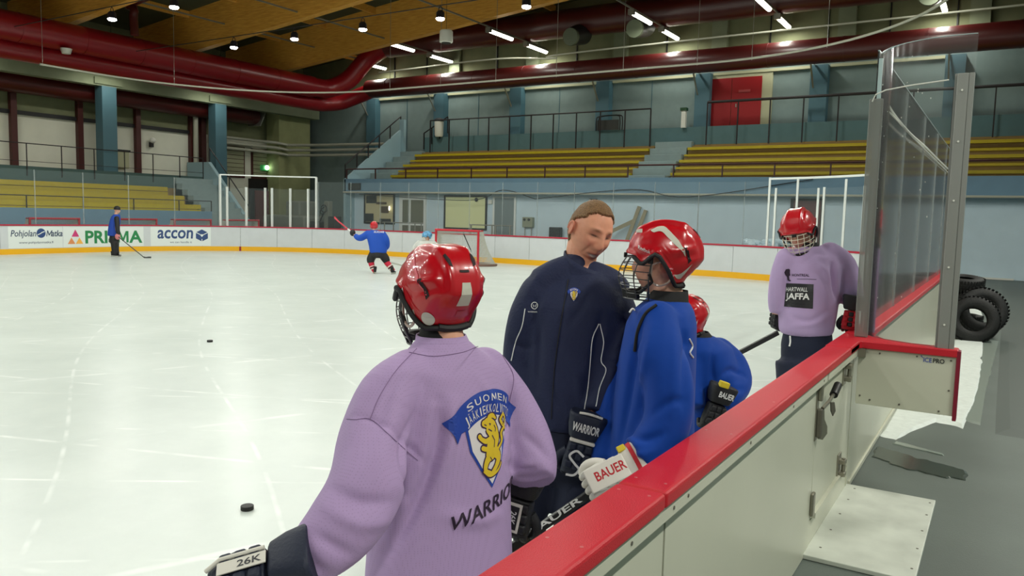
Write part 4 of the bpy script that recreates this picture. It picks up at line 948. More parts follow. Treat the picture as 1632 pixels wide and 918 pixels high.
g_ = 'old tyres stacked outside the boards'
def fz(px, py, y): return ony(px, py, y)
q = ony(1551, 510, 14.3); tyre('tyre', 'front tyre standing upright facing the camera', (q.x, 14.3, q.z), (.1, -1, .25), .37, .26, g_)
q = ony(1564, 496, 14.9); tyre('tyre', 'tyre leaning behind and right of the front one', (q.x, 14.9, q.z), (.35, -1, .35), .38, .26, g_)
q = ony(1541, 452, 15.2); tyre('tyre', 'topmost tyre lying flat on the stack', (q.x-.03, 15.2, q.z), (.05, -.15, 1), .29, .24, g_)
q = ony(1540, 476, 15.2); tyre('tyre', 'tyre under the topmost one, behind the post', (q.x-.03, 15.2, q.z-.02), (-.1, .1, 1), .29, .25, g_)
q = ony(1540, 500, 15.2); tyre('tyre', 'lowest flat tyre of the stack, mostly hidden', (q.x-.05, 15.3, .2), (0, 0, 1), .3, .24, g_)
tag(MB().box(-.9, .35, 31.5, 31.58, 0, .06).build('floor_strip', m_white), 'white strip at the foot of the teal end wall', 'strip')
# pucks
def puck(px, py, lab):
    p = onz(px, py, 0); t = thing('hockey_puck', lab, 'puck', (p.x, p.y, 0), 'pucks on the ice')
    MB().tube([(p.x, p.y, .0), (p.x, p.y, .002), (p.x, p.y, .0235), (p.x, p.y, .0255)], [.0365, .0381, .0381, .0365], 32).build('disc', mat('puck_rubber', (24, 24, 22), .55, bump=.3, bscale=200), t, smooth=35)
    return t
puck(394, 812, 'black puck on the ice nearest the camera'); puck(334.5, 545, 'black puck farther out on the open ice')
# ================================================================== tools for people
def yaw(a): return radians(32.0+a)          # 0 = facing away from the camera, 90 = picture left, 180 = towards it, 270 = picture right
def RM(a, pitch=0, roll=0): return Matrix.Rotation(yaw(a), 3, 'Z') @ Matrix.Rotation(radians(pitch), 3, 'X') @ Matrix.Rotation(radians(roll), 3, 'Y')
def ell(c, u, v, n=28, e=2.0):
    out = []; c, u, v = Vector(c), Vector(u), Vector(v)
    for k in range(n):
        a = 2*pi*k/n; ca, sa = cos(a), sin(a); s = lambda q: math.copysign(abs(q)**(2/e), q)
        out.append(c+u*s(ca)+v*s(sa))
    return out
def remesh(mb, name, m, parent, voxel=.012, smooth=6, folds=(), namp=0., nfreq=9., stretch=(1, 1, .35), seed=0, post=None, shade=True):
    me = mb.mesh(name); bm = bmesh.new(); bm.from_mesh(me); bmesh.ops.recalc_face_normals(bm, faces=bm.faces); bm.to_mesh(me); bm.free()
    o = bpy.data.objects.new('tmp', me); COL.objects.link(o)
    r = o.modifiers.new('r', 'REMESH'); r.mode = 'VOXEL'; r.voxel_size = voxel
    if smooth: sm = o.modifiers.new('s', 'SMOOTH'); sm.factor = .5; sm.iterations = smooth
    dg = bpy.context.evaluated_depsgraph_get(); me2 = bpy.data.meshes.new_from_object(o.evaluated_get(dg))
    bpy.data.objects.remove(o); bpy.data.meshes.remove(me)
    n = len(me2.vertices); co = np.empty(n*3); me2.vertices.foreach_get('co', co); co = co.reshape(-1, 3)
    no = np.empty(n*3); me2.vertices.foreach_get('normal', no); no = no.reshape(-1, 3)
    d = np.zeros(n)
    for f in folds:
        P_, w, amp = [np.array(q) for q in f[0]], f[1], f[2]; N_ = len(P_)-1; best = np.full(n, 9.); tt = np.zeros(n)
        for i in range(N_):
            ax = P_[i+1]-P_[i]; L2 = ax@ax+1e-12; t = np.clip(((co-P_[i])@ax)/L2, 0, 1); dist = np.linalg.norm(co-(P_[i]+t[:, None]*ax), axis=1)
            k = dist < best; best[k] = dist[k]; tt[k] = (i+t[k])/N_
        d += amp*np.exp(-(best/w)**2)*np.sin(np.clip(tt, .04, .96)*pi)**.6
    if namp:
        rs = np.random.RandomState(seed); q = co*np.array(stretch)*nfreq; acc = 0
        wx = q+.8*np.sin(q[:, [1, 2, 0]]*.7+1.3+seed)
        for k in range(7):
            dv = rs.randn(3); dv /= np.linalg.norm(dv); fr = 1+.35*k; acc = acc+np.sin(wx@dv*fr*2+rs.rand()*6)/(1+.45*k)
        acc = np.abs(acc)**.8*np.sign(acc); d += namp*acc/2.2
    co = co+no*d[:, None]
    me2.vertices.foreach_set('co', co.ravel()); me2.update()
    if shade:
        for p in me2.polygons: p.use_smooth = True
    me2.name = name; me2.materials.clear()
    for x in (m if isinstance(m, (list, tuple)) else [m]): me2.materials.append(x)
    o = bpy.data.objects.new(name, me2); link(o, parent)
    if post: post(o, co)
    return o
def bvh_of(o):
    me = o.data; M = o.matrix_world if o.parent is None else Matrix.Identity(4)
    return BVHTree.FromPolygons([tuple(v.co) for v in me.vertices], [tuple(p.vertices) for p in me.polygons])
def projector(bv, org, nrm, u, v, off=.002):
    org, nrm, u, v = Vector(org), Vector(nrm).normalized(), Vector(u), Vector(v)
    def fn(x, y):
        s = org+u*x+v*y+nrm*.4; h = bv.ray_cast(s, -nrm, 1.2)
        if h[0] is None:
            h2 = bv.find_nearest(org+u*x+v*y); return h2[0]+nrm*off
        return h[0]+h[1]*off*(1 if h[1].dot(nrm) > 0 else -1)
    return fn
# ---- head
def head_mesh(mb, M, c, s=1., jaw=1., mouth_open=0., n=72, m=56):
    c = Vector(c); vs = []; fs = []
    g = lambda x, x0, w: exp(-((x-x0)/w)**2)
    for i in range(m+1):
        th = pi*i/m
        for k in range(n):
            a = 2*pi*k/n; x = sin(th)*sin(a); y = sin(th)*cos(a); z = cos(th)
            X = .076*x; Y = .094*y; Z = .118*z
            if z < -.1:      # jaw narrows
                t = min(1, (-z-.1)/.9); X *= 1-.30*t*jaw; Y *= 1-(.10 if y > 0 else .42)*t; Y += .014*t
            if z > .2: Y -= .006*z
            if y < 0: Y *= 1.08
            if y > -.1:
                fr = min(1, max(0, (y+.1)/.5)); ax = abs(X); dy = 0
                dy += .023*g(X, 0, .0095)*g(Z, -.022, .020)+.012*g(X, 0, .009)*g(Z, .004, .022)
                dy += .008*g(ax, .014, .008)*g(Z, -.030, .010)
                dy -= .016*g(ax, .031, .016)*g(Z, .012, .013)
                dy += .007*g(ax, .030, .009)*g(Z, .010, .007)
                dy += .007*g(ax, .028, .022)*g(Z, .034, .009)
                dy += .006*g(ax, .045, .018)*g(Z, -.022, .018)
                dy += .008*g(X, 0, .026)*g(Z, -.056, .006)+.008*g(X, 0, .022)*g(Z, -.073, .007)
                dy -= (.007+.012*mouth_open)*g(X, 0, .024)*g(Z, -.0655+6*X*X*mouth_open, .0045+.003*mouth_open)
                dy -= .005*g(X, 0, .03)*g(Z, -.084, .006)
                dy += .010*g(X, 0, .022)*g(Z, -.102, .016)
                dy -= .005*g(ax, .033+.12*max(0, -.03-Z), .004)*g(Z, -.048, .02)
                Y += dy*fr
            vs.append(c+M @ (Vector((X, Y, Z))*s))
    for i in range(m):
        for k in range(n): fs.append((i*n+k, (i+1)*n+k, (i+1)*n+(k+1) % n, i*n+(k+1) % n))
    mb.add(vs, fs)
    for sx in (-1, 1):
        mb.ball(c+M @ (Vector((sx*.079, -.012, -.004))*s), (.007*s, .017*s, .030*s), 12, 8, M @ Matrix.Rotation(radians(-18*sx), 3, 'Z') @ Matrix.Rotation(radians(-12), 3, 'X'))
        mb.tube([c+M @ (Vector((sx*(.084+.004*sin(q/8*pi)), -.010-.019*cos(q/8*pi*1.35), -.004+.029*sin(-.3+q/8*pi*1.35)))*s) for q in range(9)], .0042*s, 6)
def skin_mat(name, rgb):
    if name in MATS: return MATS[name]
    m = mat(name, rgb, .48, spec=.35, sub=.12); nt, b = nodes(m)
    at_ = nt.nodes.new('ShaderNodeVertexColor'); at_.layer_name = 'tone'
    nz = nt.nodes.new('ShaderNodeTexNoise'); nz.inputs['Scale'].default_value = 60; tc = nt.nodes.new('ShaderNodeTexCoord'); nt.links.new(tc.outputs['Object'], nz.inputs['Vector'])
    mr = nt.nodes.new('ShaderNodeMapRange'); mr.inputs[3].default_value = .93; mr.inputs[4].default_value = 1.06; nt.links.new(nz.outputs[0], mr.inputs[0])
    mx = nt.nodes.new('ShaderNodeVectorMath'); mx.operation = 'SCALE'; nt.links.new(at_.outputs[0], mx.inputs[0]); nt.links.new(mr.outputs[0], mx.inputs['Scale']); nt.links.new(mx.outputs[0], b.inputs['Base Color']); return m
def paint_face(rgb, M, c, s=1., brow=(120, 82, 56), lips=(176, 84, 78), mouth=False, eyes=True, squint=False):
    base = np.array(lin(rgb)); Mi = np.array(M.transposed())
    def post(o, co):
        L = ((co-np.array(c))@Mi.T)/s; X, Y, Z = L[:, 0], L[:, 1], L[:, 2]; ax = np.abs(X); n = len(co)
        colr = np.tile(base, (n, 1)); g = lambda v, v0, w: np.exp(-((v-v0)/w)**2)
        fr = (Y > .03)
        def mixc(wt, rgb2):
            nonlocal colr
            wt = np.clip(wt, 0, 1)[:, None]; colr = colr*(1-wt)+np.array(lin(rgb2))*wt
        mixc(.35*fr*g(ax, .040, .02)*g(Z, -.022, .02), (196, 96, 78)); mixc(.4*fr*g(X, 0, .014)*g(Z, -.028, .012), (196, 98, 80)); mixc(.5*g(ax, .085, .012)*(np.abs(Z) < .04), (190, 92, 74))
        mixc(.85*fr*(g(ax, .029, .019)**2)*g(Z, .034-(ax-.03)*.1, .0055), brow)
        if eyes:
            if squint: mixc(1.2*fr*g(ax, .030, .014)*g(Z, .011-.04*np.abs(ax-.03), .0032), (40, 24, 20)); mixc(.22*fr*g(ax, .030, .018)*g(Z, .014, .013), (150, 86, 66)); mixc(.22*fr*g(ax-.12*np.maximum(0, -.03-Z), .036, .004)*g(Z, -.052, .018), (156, 84, 66))  # eye sockets and smile creases painted darker, shade put into the skin tone
            else:
                mixc(1.2*fr*g(ax, .031, .011)*g(Z, .011, .0055), (226, 220, 214)); mixc(1.6*fr*g(ax, .031, .0048)*g(Z, .011, .0055), (60, 70, 84)); mixc(.9*fr*g(ax, .031, .013)*g(Z, .0175, .0022), (60, 36, 28))
        mixc(.8*fr*g(X, 0, .023)*np.maximum(g(Z, -.056, .005), g(Z, -.073, .006)), lips)
        if mouth:
            zc = -.068+7*X*X; mixc(1.8*fr*g(X, 0, .030)**4*g(Z, zc, .0065), (96, 36, 32)); mixc(1.9*fr*g(X, 0, .025)**3*g(Z, zc+.0015, .0040), (236, 226, 214))
        at_ = o.data.color_attributes.new('tone', 'FLOAT_COLOR', 'POINT'); arr = np.ones((n, 4)); arr[:, :3] = colr; at_.data.foreach_set('color', arr.ravel())
    return post
# ---- helmet
m_hred = mat('helmet_red', (190, 4, 24), .28, coat=.45, spec=.5)
m_black = mat('black_strap', (16, 16, 18), .6)
m_vent = mat('vent_black', (30, 4, 8), .7)
m_cage = mat('cage_wire_dark', (92, 92, 94), .35, metal=.8)
m_cagew = mat('cage_wire_white', (226, 220, 200), .4)
m_reflect = mat('reflective_sticker', (205, 205, 190), .4)
def hsurf(az, t, A=.120, B=.150, C=.146, grow=0., ridge=1.):
    rim = 88+34*(1-cos(az))/2+9*exp(-((abs(az)-2.1)/.35)**2)-20*exp(-((abs(az)-1.38)/.24)**2)+9*exp(-((abs(az)-.95)/.2)**2)+6*(1 if abs(az) > 2.2 else 0)*0
    rim += 10*(1-cos(az))/2 - 6*exp(-((abs(az)-.9)/.3)**2)
    th = radians(rim)*t; e = 1.12
    sx, sy = sin(az), cos(az)
    f = lambda q: math.copysign(abs(q)**(1/e), q)
    x = f(sx)*f(sin(th)); y = f(sy)*f(sin(th)); z = math.copysign(abs(cos(th))**(1/1.02), cos(th))
    X, Y, Z = A*x, B*y, C*z
    if y < 0: Y *= 1.0-.0*z
    if Z < 0 and y < 0: Y *= 1+.55*Z/C; X *= 1+.12*Z/C
    r = grow; ax = abs(X)
    if ridge:
        sm = lambda q, a, b_: max(0., min(1., (q-a)/(b_-a)))
        up = sm(Z, -.02, .04)
        r += .007*exp(-((ax-.046)/.012)**2)*up - .004*exp(-((ax-.066)/.008)**2)*up - .003*exp(-(ax/.02)**2)*up
        r += .008*exp(-((Z-.018-.25*(-Y if Y < 0 else Y*.25))/.010)**2)*sm(ax, .07, .1)
        r -= .006*exp(-((Z+.008-.2*(-Y if Y < 0 else Y*.2))/.009)**2)*sm(ax, .07, .1)
        r += .005*exp(-((Y-.105)/.015)**2)*sm(Z, .0, .04)
        r += .007*sm(t, .93, .99)
        r += .004*exp(-((Y+.06)/.014)**2)*up*sm(ax, .02, .03)
    n = Vector((X/A**2, Y/B**2, Z/C**2)).normalized(); return Vector((X, Y, Z))+n*r
def helmet(parent, c, M, s=1., cage='dark', red=None, strap=True, decals=True, n=72, m=40, cagelen=1., side=True):
    red = red or m_hred; c = Vector(c); T = lambda v: c+M @ (Vector(v)*s)
    vs, fs = [], []
    for i in range(m+1):
        for k in range(n): vs.append(T(hsurf(-pi+2*pi*k/n, max(i/m, .002))))
    for i in range(m):
        for k in range(n): fs.append((i*n+k, i*n+(k+1) % n, (i+1)*n+(k+1) % n, (i+1)*n+k))
    fs.append(tuple(range(n)))
    mb = MB().add(vs, fs); H = mb.build('helmet', red, parent, smooth=75)
    so = H.modifiers.new('s', 'SOLIDIFY'); so.thickness = .010*s; so.offset = -1
    on = lambda az, t, off=.0015: T(hsurf(az, t, grow=off))
    def dec(pts, name, m_, off=.0015):
        """pts as (az degrees, t)"""
        flat([poly([(a, t*60) for a, t in pts])], lambda x, y: on(radians(x), y/60, off), name, m_, H, 4.)
    if decals:
        for sg in (-1, 1):
            dec([(sg*152, .30), (sg*160, .36), (sg*163, .44), (sg*157, .43), (sg*147, .33)], 'vent', m_vent)
            if side: dec([(sg*56, .48), (sg*66, .42), (sg*86, .43), (sg*104, .52), (sg*117, .68), (sg*101, .62), (sg*82, .58), (sg*66, .56)], 'reflective_patch', m_reflect)
            if side: dec([(sg*106, .95), (sg*122, .86), (sg*134, .74), (sg*131, .93)], 'reflective_patch', m_reflect)
            dec([(sg*110, .60), (sg*116, .57), (sg*128, .70), (sg*124, .74), (sg*118, .66)], 'vent', m_vent, .0022)
            if not side: dec([(sg*60, .46), (sg*84, .46), (sg*108, .56), (sg*124, .70), (sg*121, .70), (sg*105, .59), (sg*84, .50), (sg*62, .49)], 'moulded_line', mat('helmet_pink_edge', (226, 70, 90), .3, coat=.8), .0018)
            if side: dec([(sg*24, .60), (sg*36, .54), (sg*40, .60), (sg*28, .64)], 'reflective_patch', m_reflect)
        dec([(172, .47), (-172, .47), (-172, .49), (172, .49)] if False else [(173, .46), (187, .46), (187, .485), (173, .485)], 'vent', m_vent)
        dec([(174.5, .58), (185.5, .58), (189, .79), (171, .79)], 'reflective_patch', m_reflect)
        dec([(173, .84), (184, .84), (183, .90), (174, .90)], 'label_sticker', mat('faded_sticker', (188, 70, 80), .5))
    # ear opening and straps
    if strap:
        for sg in (-1, 1):
            MB().tube([T(hsurf(sg*radians(40+6*q), 1.0, grow=.003)+Vector((0, 0, -.006))) for q in range(24)], .0085*s, 8).build('strap', m_black, H, smooth=True)
            MB().tube([T((sg*.104, .060, -.07)), T((sg*.100, .045, -.10)), T((sg*.07, .085, -.145)), T((sg*.03, .115, -.158))], .007*s, 8).build('strap', m_black, H, smooth=True)
            MB().tube(spline([T((sg*.104, .052, -.035)), T((sg*.108, .02, -.02)), T((sg*.108, -.018, -.045)), T((sg*.104, -.02, -.09)), T((sg*.100, .02, -.112)), T((sg*.10, .05, -.09)), T((sg*.104, .052, -.035))], 4), .0045*s, 6).build('ear_guard', mat('clear_ear_guard', (170, 150, 140), .2), H, smooth=True)
        MB().tube([T(hsurf(pi+radians(q), 1.0, grow=.001)+Vector((0, 0, -.006))) for q in (-30, -15, 0, 15, 30)], .0125*s, 8).build('rear_adjuster', m_black, H, smooth=True)
    if cage:
        mc = {'dark': m_cage, 'white': m_cagew}[cage]
        def cp(u, v):        # u -1..1 across, v 0 top .. 1 bottom
            a = u*radians(80); R = 1+.06*sin(pi*v)
            prot = .150+.028*sin(pi*min(1, v*1.1)); w = .108-.038*v*v
            return T((w*sin(a)*R, .02+(prot-.02)*cos(a)**.8 if cos(a) > 0 else .02, (-.012-.165*v)*cagelen))
        CG_ = None; mb = MB()
        for v in (0, .16, .32, .5, .68, .86, 1.0):
            mb.tube([cp(-1+2*q/24, v) for q in range(25)], .0021*s if v not in (0, 1.) else .0032*s, 6, cap=True)
        for u in (-1, -.72, -.42, -.14, .14, .42, .72, 1):
            mb.tube([cp(u*(1-.0*q), q/14) for q in range(15)], .0021*s if abs(u) < 1 else .0032*s, 6)
        CG_ = mb.build('cage', mc, H, smooth=True)
        ch = MB(); rings = []
        for q in range(13):
            u = -.75+1.5*q/12; a_, b_ = cp(u, .80), cp(u, 1.02); inn = T((0, .05, -.15)); rings.append([a_, b_, b_.lerp(inn, .22), a_.lerp(inn, .22)])
        ch.loft(rings).build('chin_cup', m_black, H, smooth=60)
        for sg in (-1, 1): MB().obox(cp(sg*.97, .02), (.012*s, .02*s, .03*s), M).build('cage_clip', m_black, H, bevel=.003)
        MB().obox(T((0, .155, -.008)), (.03*s, .014*s, .02*s), M).build('cage_clip', m_black, H, bevel=.003)
    return H
# ---- glove: local y = along the fingers, z = back of the hand, x = thumb side (side=+1) ; origin at the knuckles
def glove(parent, c, M, side=1, s=1., main=None, accent=None, palm=None, curl=55, text=None, tmat=None, flip=False, band=None):
    c = Vector(c); T = lambda v: c+M @ (Vector(v)*s); D_ = lambda v: M @ Vector(v)
    main = main or m_black; accent = accent or main; palm = palm or main
    R = lambda y, w, h, z=0, e=3.4, n=24: ell(T((0, y, z)), D_((w*s, 0, 0)), D_((0, 0, h*s)), n, e)
    G = MB().loft([R(-.105, .046, .030, 0), R(-.10, .050, .034), R(-.06, .052, .036, .002), R(-.03, .056, .035, .003), R(.01, .054, .030, .002), R(.03, .050, .022, 0)]).build('glove', main, parent, smooth=60, bevel=.003)
    cu = MB().loft([R(-.215, .072, .056, .0), R(-.205, .076, .060, 0), R(-.16, .070, .055, 0), R(-.118, .058, .044, 0), R(-.112, .050, .036, 0)]).build('cuff', accent, G, smooth=60, bevel=.003)
    # padded rolls on the back
    for (y0, y1) in ((-.098, -.066), (-.062, -.030), (-.026, .006)):
        for x0, x1 in ((-.047, -.016), (-.015, .015), (.016, .047)):
            MB().obox(T(((x0+x1)/2, (y0+y1)/2, .034)), ((x1-x0)*s, (y1-y0)*s, .022*s), M).build('back_roll', accent if (x0 > -.03 and x1 < .03) else main, G, bevel=.008*s, seg=3, smooth=True)
    for i, (x, L) in enumerate(((-.040, .075), (-.0135, .088), (.0135, .092), (.040, .082))):
        x = x*side; p = Vector((x, .012, .006)); a = 0; pts = [p.copy()]; seg = (L*.42, L*.33, L*.3)
        for q, sg in enumerate(seg):
            a += radians(curl*(.75, 1.15, .9)[q]); p = p+Vector((0, cos(a)*sg, -sin(a)*sg)); pts.append(p.copy())
        mb = MB(); mb.tube([T(q) for q in spline(pts, 4)], [.0145*s*(1-.018*k) for k in range(13)], 12); mb.ball(T(pts[-1]), .0125*s, 10, 6)
        mb.build('finger', main, G, smooth=True)
        MB().obox(T((Vector(pts[0])+Vector(pts[1]))/2+Vector((0, .002, .010))), (.025*s, .032*s, .014*s), M @ Matrix.Rotation(-radians(curl*.75), 3, 'X')).build('finger_roll', accent, G, bevel=.006*s, seg=3, smooth=True)
    tp = [Vector((side*.046, -.055, -.006)), Vector((side*.070, -.022, -.016)), Vector((side*.072, .012, -.032)), Vector((side*.054, .034, -.046))]
    MB().tube([T(q) for q in spline(tp, 4)], [.019*s, .019*s, .019*s, .0185*s, .018*s, .018*s, .018*s, .0175*s, .017*s, .0165*s, .016*s, .0155*s, .013*s], 12).build('thumb', accent, G, smooth=True)
    MB().obox(T((0, -.035, -.030)), (.09*s, .12*s, .014*s), M).build('palm', palm, G, bevel=.006)
    if band:
        MB().loft([R(-.165, .0735, .0585), R(-.150, .071, .056)]).build('cuff_band', band, G, smooth=True)
    if text:
        vs, fs = fit_text(text, .105*s, .036*s, .03); bv = bvh_of(cu)
        flat([(vs, fs)], projector(bv, T((0, -.165, .0)), D_((0, 0, 1)), D_((-1 if flip else 1, 0, 0)), D_((0, -1 if flip else 1, 0)), .0025), 'glove_lettering', tmat or m_white, G, .02)
    return G
def skate(parent, c, M, s=1.):
    T = lambda v: Vector(c)+M @ (Vector(v)*s)
    B_ = MB().loft([ell(T((0, -.09, .20)), M @ Vector((.045*s, 0, 0)), M @ Vector((0, .055*s, .0)), 18), ell(T((0, -.08, .13)), M @ Vector((.042*s, 0, 0)), M @ Vector((0, .06*s, -.01*s)), 18), ell(T((0, -.03, .085)), M @ Vector((.042*s, 0, 0)), M @ Vector((0, .105*s, -.015*s)), 18), ell(T((0, .01, .055)), M @ Vector((.043*s, 0, 0)), M @ Vector((0, .145*s, 0)), 18), ell(T((0, .01, .042)), M @ Vector((.036*s, 0, 0)), M @ Vector((0, .135*s, 0)), 18)]).build('skate', m_black, parent, smooth=50)
    MB().obox(T((0, 0, .028)), (.022*s, .23*s, .026*s), M).build('holder', m_white, B_, bevel=.004)
    MB().obox(T((0, .0, .009)), (.005*s, .27*s, .018*s), M).build('blade', m_galv, B_)
def decal_set(items, fn, parent, maxlen=.012):
    """items: (name, shapes, material, lift)"""
    for nm, sh, m_, lift in items:
        flat(sh, lambda x, y, l=lift: fn(x, y, l), nm, m_, parent, maxlen)
def lifted(bv, org, nrm, u, v):
    c = {}
    def fn(x, y, l):
        if l not in c: c[l] = projector(bv, org, nrm, u, v, .002+l)
        return c[l](x, y)
    return fn
m_navy = mat('navy_fabric', (20, 30, 66), .75, bump=.25, bscale=90)
m_navytr = mat('navy_trouser_fabric', (20, 28, 52), .8, bump=.2, bscale=80)
m_goldc = mat('crest_gold', (222, 190, 40), .6); m_crestblue = mat('crest_blue', (24, 62, 158), .6); m_crestw = mat('crest_white', (222, 216, 216), .6); m_crestout = mat('crest_outline', (58, 30, 70), .6)
m_print = mat('dark_print', (34, 14, 40), .6)
m_whitep = mat('white_print', (228, 228, 226), .6)
def jersey_mat(name, rgb, k=420., dots=.14, rough=.75):
    m = mat(name, rgb, rough, spec=.25); nt, b = nodes(m); L = nt.links.new
    tc = nt.nodes.new('ShaderNodeTexCoord'); vo = nt.nodes.new('ShaderNodeTexVoronoi'); vo.inputs['Scale'].default_value = k/3.2; vo.inputs['Randomness'].default_value = .12
    L(tc.outputs['Object'], vo.inputs['Vector']); mr = nt.nodes.new('ShaderNodeMapRange'); mr.inputs[1].default_value = .18; mr.inputs[2].default_value = .34; mr.inputs[3].default_value = 1-dots; mr.inputs[4].default_value = 1
    L(vo.outputs['Distance'], mr.inputs[0]); mx = nt.nodes.new('ShaderNodeVectorMath'); mx.operation = 'SCALE'; mx.inputs[0].default_value = lin(rgb); L(mr.outputs[0], mx.inputs['Scale']); L(mx.outputs[0], b.inputs['Base Color'])
    b.inputs['Sheen Weight'].default_value = .06
    return m
m_lilac = jersey_mat('lilac_mesh_fabric', (176, 150, 194), 480., .16)
m_lilac2 = jersey_mat('lilac_fabric', (180, 156, 198), 300., .04)
m_blue = jersey_mat('royal_blue_fabric', (0, 60, 152), 460., .04)
# ---- crest: wedge shield with banner and lion
def crest(parent, fn, w, h, big=True):
    """fn(x,y,lift); centred at top middle of the banner, width w, height h (downwards)"""
    S = lambda pts: [(x*w, y*h) for x, y in pts]
    def arcp(r, a0, a1, n=14, cx=0, cy=-1.0, ry=1.): return [(cx+r*sin(a0+(a1-a0)*k/n), cy+ry*r*cos(a0+(a1-a0)*k/n)) for k in range(n+1)]
    K = .64
    arc = lambda r, a0, a1, n=18: [(K*r*sin(a0+(a1-a0)*k/n), -1+r*cos(a0+(a1-a0)*k/n)) for k in range(n+1)]
    ban = arc(1.0, -.78, .78, 24)+[(.425, -.345), (.36, -.50), (.315, -.40)]+arc(.745, .62, -.62)[1:-1]+[(-.315, -.40), (-.36, -.50), (-.425, -.345)]
    shield = arc(.77, -.60, .60)+[(.24, -.60), (.13, -.81), (0, -1.02), (-.13, -.81), (-.24, -.60)]
    inner = [(x*.90, -.56+(y+.56)*.91) for x, y in shield]
    L_ = lambda pts, wd: stroke([(x*w, y*h) for x, y in pts], wd*w)
    items = [('crest_shield', [poly(S(shield))], m_crestblue, 0), ('crest_field', [poly(S(inner))], m_crestw, .0008), ('crest_banner', [poly(S(ban))], m_crestblue, .0012)]
    # lion built from strokes: dark outline below, gold above
    lion = [([(-.02, -.66), (.0, -.58), (.03, -.50), (.02, -.42)], [.15, .17, .16, .13]),            # body
            ([(.02, -.44), (-.01, -.38), (-.04, -.34), (-.085, -.335)], [.16, .17, .13, .07]),        # head and mane
            ([(-.05, -.33), (-.02, -.275), (.02, -.27), (.05, -.30)], [.03, .05, .05, .03]),           # crown
            ([(.0, -.50), (-.07, -.52), (-.12, -.49), (-.14, -.46)], [.07, .055, .045, .05]),          # upper fore leg
            ([(.02, -.55), (-.06, -.60), (-.11, -.585)], [.06, .05, .05]),                             # lower fore leg
            ([(.03, -.64), (.08, -.72), (.05, -.80), (.0, -.86)], [.12, .09, .06, .05]),               # hind leg
            ([(-.02, -.66), (-.07, -.74), (-.08, -.82), (-.03, -.86)], [.10, .07, .05, .05]),
            ([(.07, -.63), (.13, -.56), (.12, -.47), (.16, -.40), (.19, -.33), (.15, -.28), (.11, -.32), (.14, -.39), (.18, -.44)], [.03, .035, .03, .03, .035, .035, .03, .03, .03]),  # tail
            ([(-.10, -.83), (-.03, -.885), (.06, -.86), (.12, -.79)], [.02, .03, .03, .02])]           # sabre
    def smooth2(pts, ws, n=5):
        P_ = spline([(x, y, 0) for x, y in pts], n); ww = []
        for i in range(len(pts)-1):
            for q in range(n): ww.append(ws[i]+(ws[i+1]-ws[i])*q/n)
        ww.append(ws[-1]); return [(p.x*w, p.y*h) for p in P_], ww
    ol, gl = [], []
    for pts, ws in lion:
        p_, w_ = smooth2(pts, ws); w_ = [q*.74 for q in w_]; gl.append(stroke(p_, [q*w for q in w_])); ol.append(stroke(p_, [(q+.024)*w for q in w_]))
        for e in (0, -1):
            gl.append(disc(p_[e][0], p_[e][1], w_[e]*w/2, 14)); ol.append(disc(p_[e][0], p_[e][1], (w_[e]+.024)*w/2, 14))
    items += [('crest_lion_outline', ol, m_crestout, .0016), ('crest_lion', gl, m_goldc, .0022)]
    marks = [L_([(-.03, -.345), (-.012, -.352), (-.022, -.365)], .010), L_([(-.085, -.345), (-.06, -.36)], .008), L_([(.0, -.47), (.03, -.53), (.02, -.60)], .009), L_([(-.04, -.40), (.0, -.43)], .009), L_([(.03, -.37), (.05, -.41), (.04, -.44)], .008), L_([(-.03, -.69), (.0, -.74)], .008)]
    if big: items.append(('crest_lion_lines', marks, m_crestout, .0028))
    decal_set(items, fn, parent, .012 if big else .03)
    # lettering bent on the banner arcs
    def arc_text(s, r, a0, a1, ch, nm, bold, first_big=False):
        shp = []; n = len(s)
        for i, chx in enumerate(s):
            if chx == ' ': continue
            a = a0+(a1-a0)*(i+.5)/n; hh = ch*(1.35 if first_big and i == 0 else 1)
            wd = (a1-a0)/n*.74
            if chx == 'I': wd *= .45
            vs, fs = fit_text(chx, wd, hh*(1.22 if chx == 'Ä' else 1), bold)
            oy = -.05*hh if (first_big and i == 0) else (.11*hh if chx == 'Ä' else 0)
            shp.append(([(((r+y+oy)*sin(a+x))*K*w, (-1.0+(r+y+oy)*cos(a+x))*h) for x, y in vs], fs))
        flat(shp, lambda x, y: fn(x, y, .0022), nm, m_crestw, parent, .02)
    if big:
        arc_text('SUOMEN', .925, -.46, .46, .07, 'crest_lettering', .006)
        arc_text('JÄÄKIEKKOLIITTO', .812, -.56, .56, .088, 'crest_lettering', .004, True)
    else:
        arc_text('SUOMI', .87, -.50, .50, .14, 'crest_lettering', .02)
def trousers(t, hip, legs, mt, r=.12, voxel=.016, nm='trousers', folds=(), seed=3, namp=.004):
    """hip: (center, half width vec, half depth vec); legs: list of point lists from hip to ankle"""
    mb = MB(); c, u, v = hip; c = Vector(c); u = Vector(u); v = Vector(v)
    mb.loft([ell(c+Vector((0, 0, .12)), u*.9, v*.9), ell(c+Vector((0, 0, .0)), u, v), ell(c-Vector((0, 0, .10)), u*.98, v*.98), ell(c-Vector((0, 0, .16)), u*.7, v*.8)])
    for pts in legs:
        P_ = spline(pts, 4); n = len(P_); mb.tube(P_, [r*(1-.42*i/(n-1)) for i in range(n)], 20)
    return remesh(mb, nm, mt, t, voxel, 5, folds, namp, 7, seed=seed)
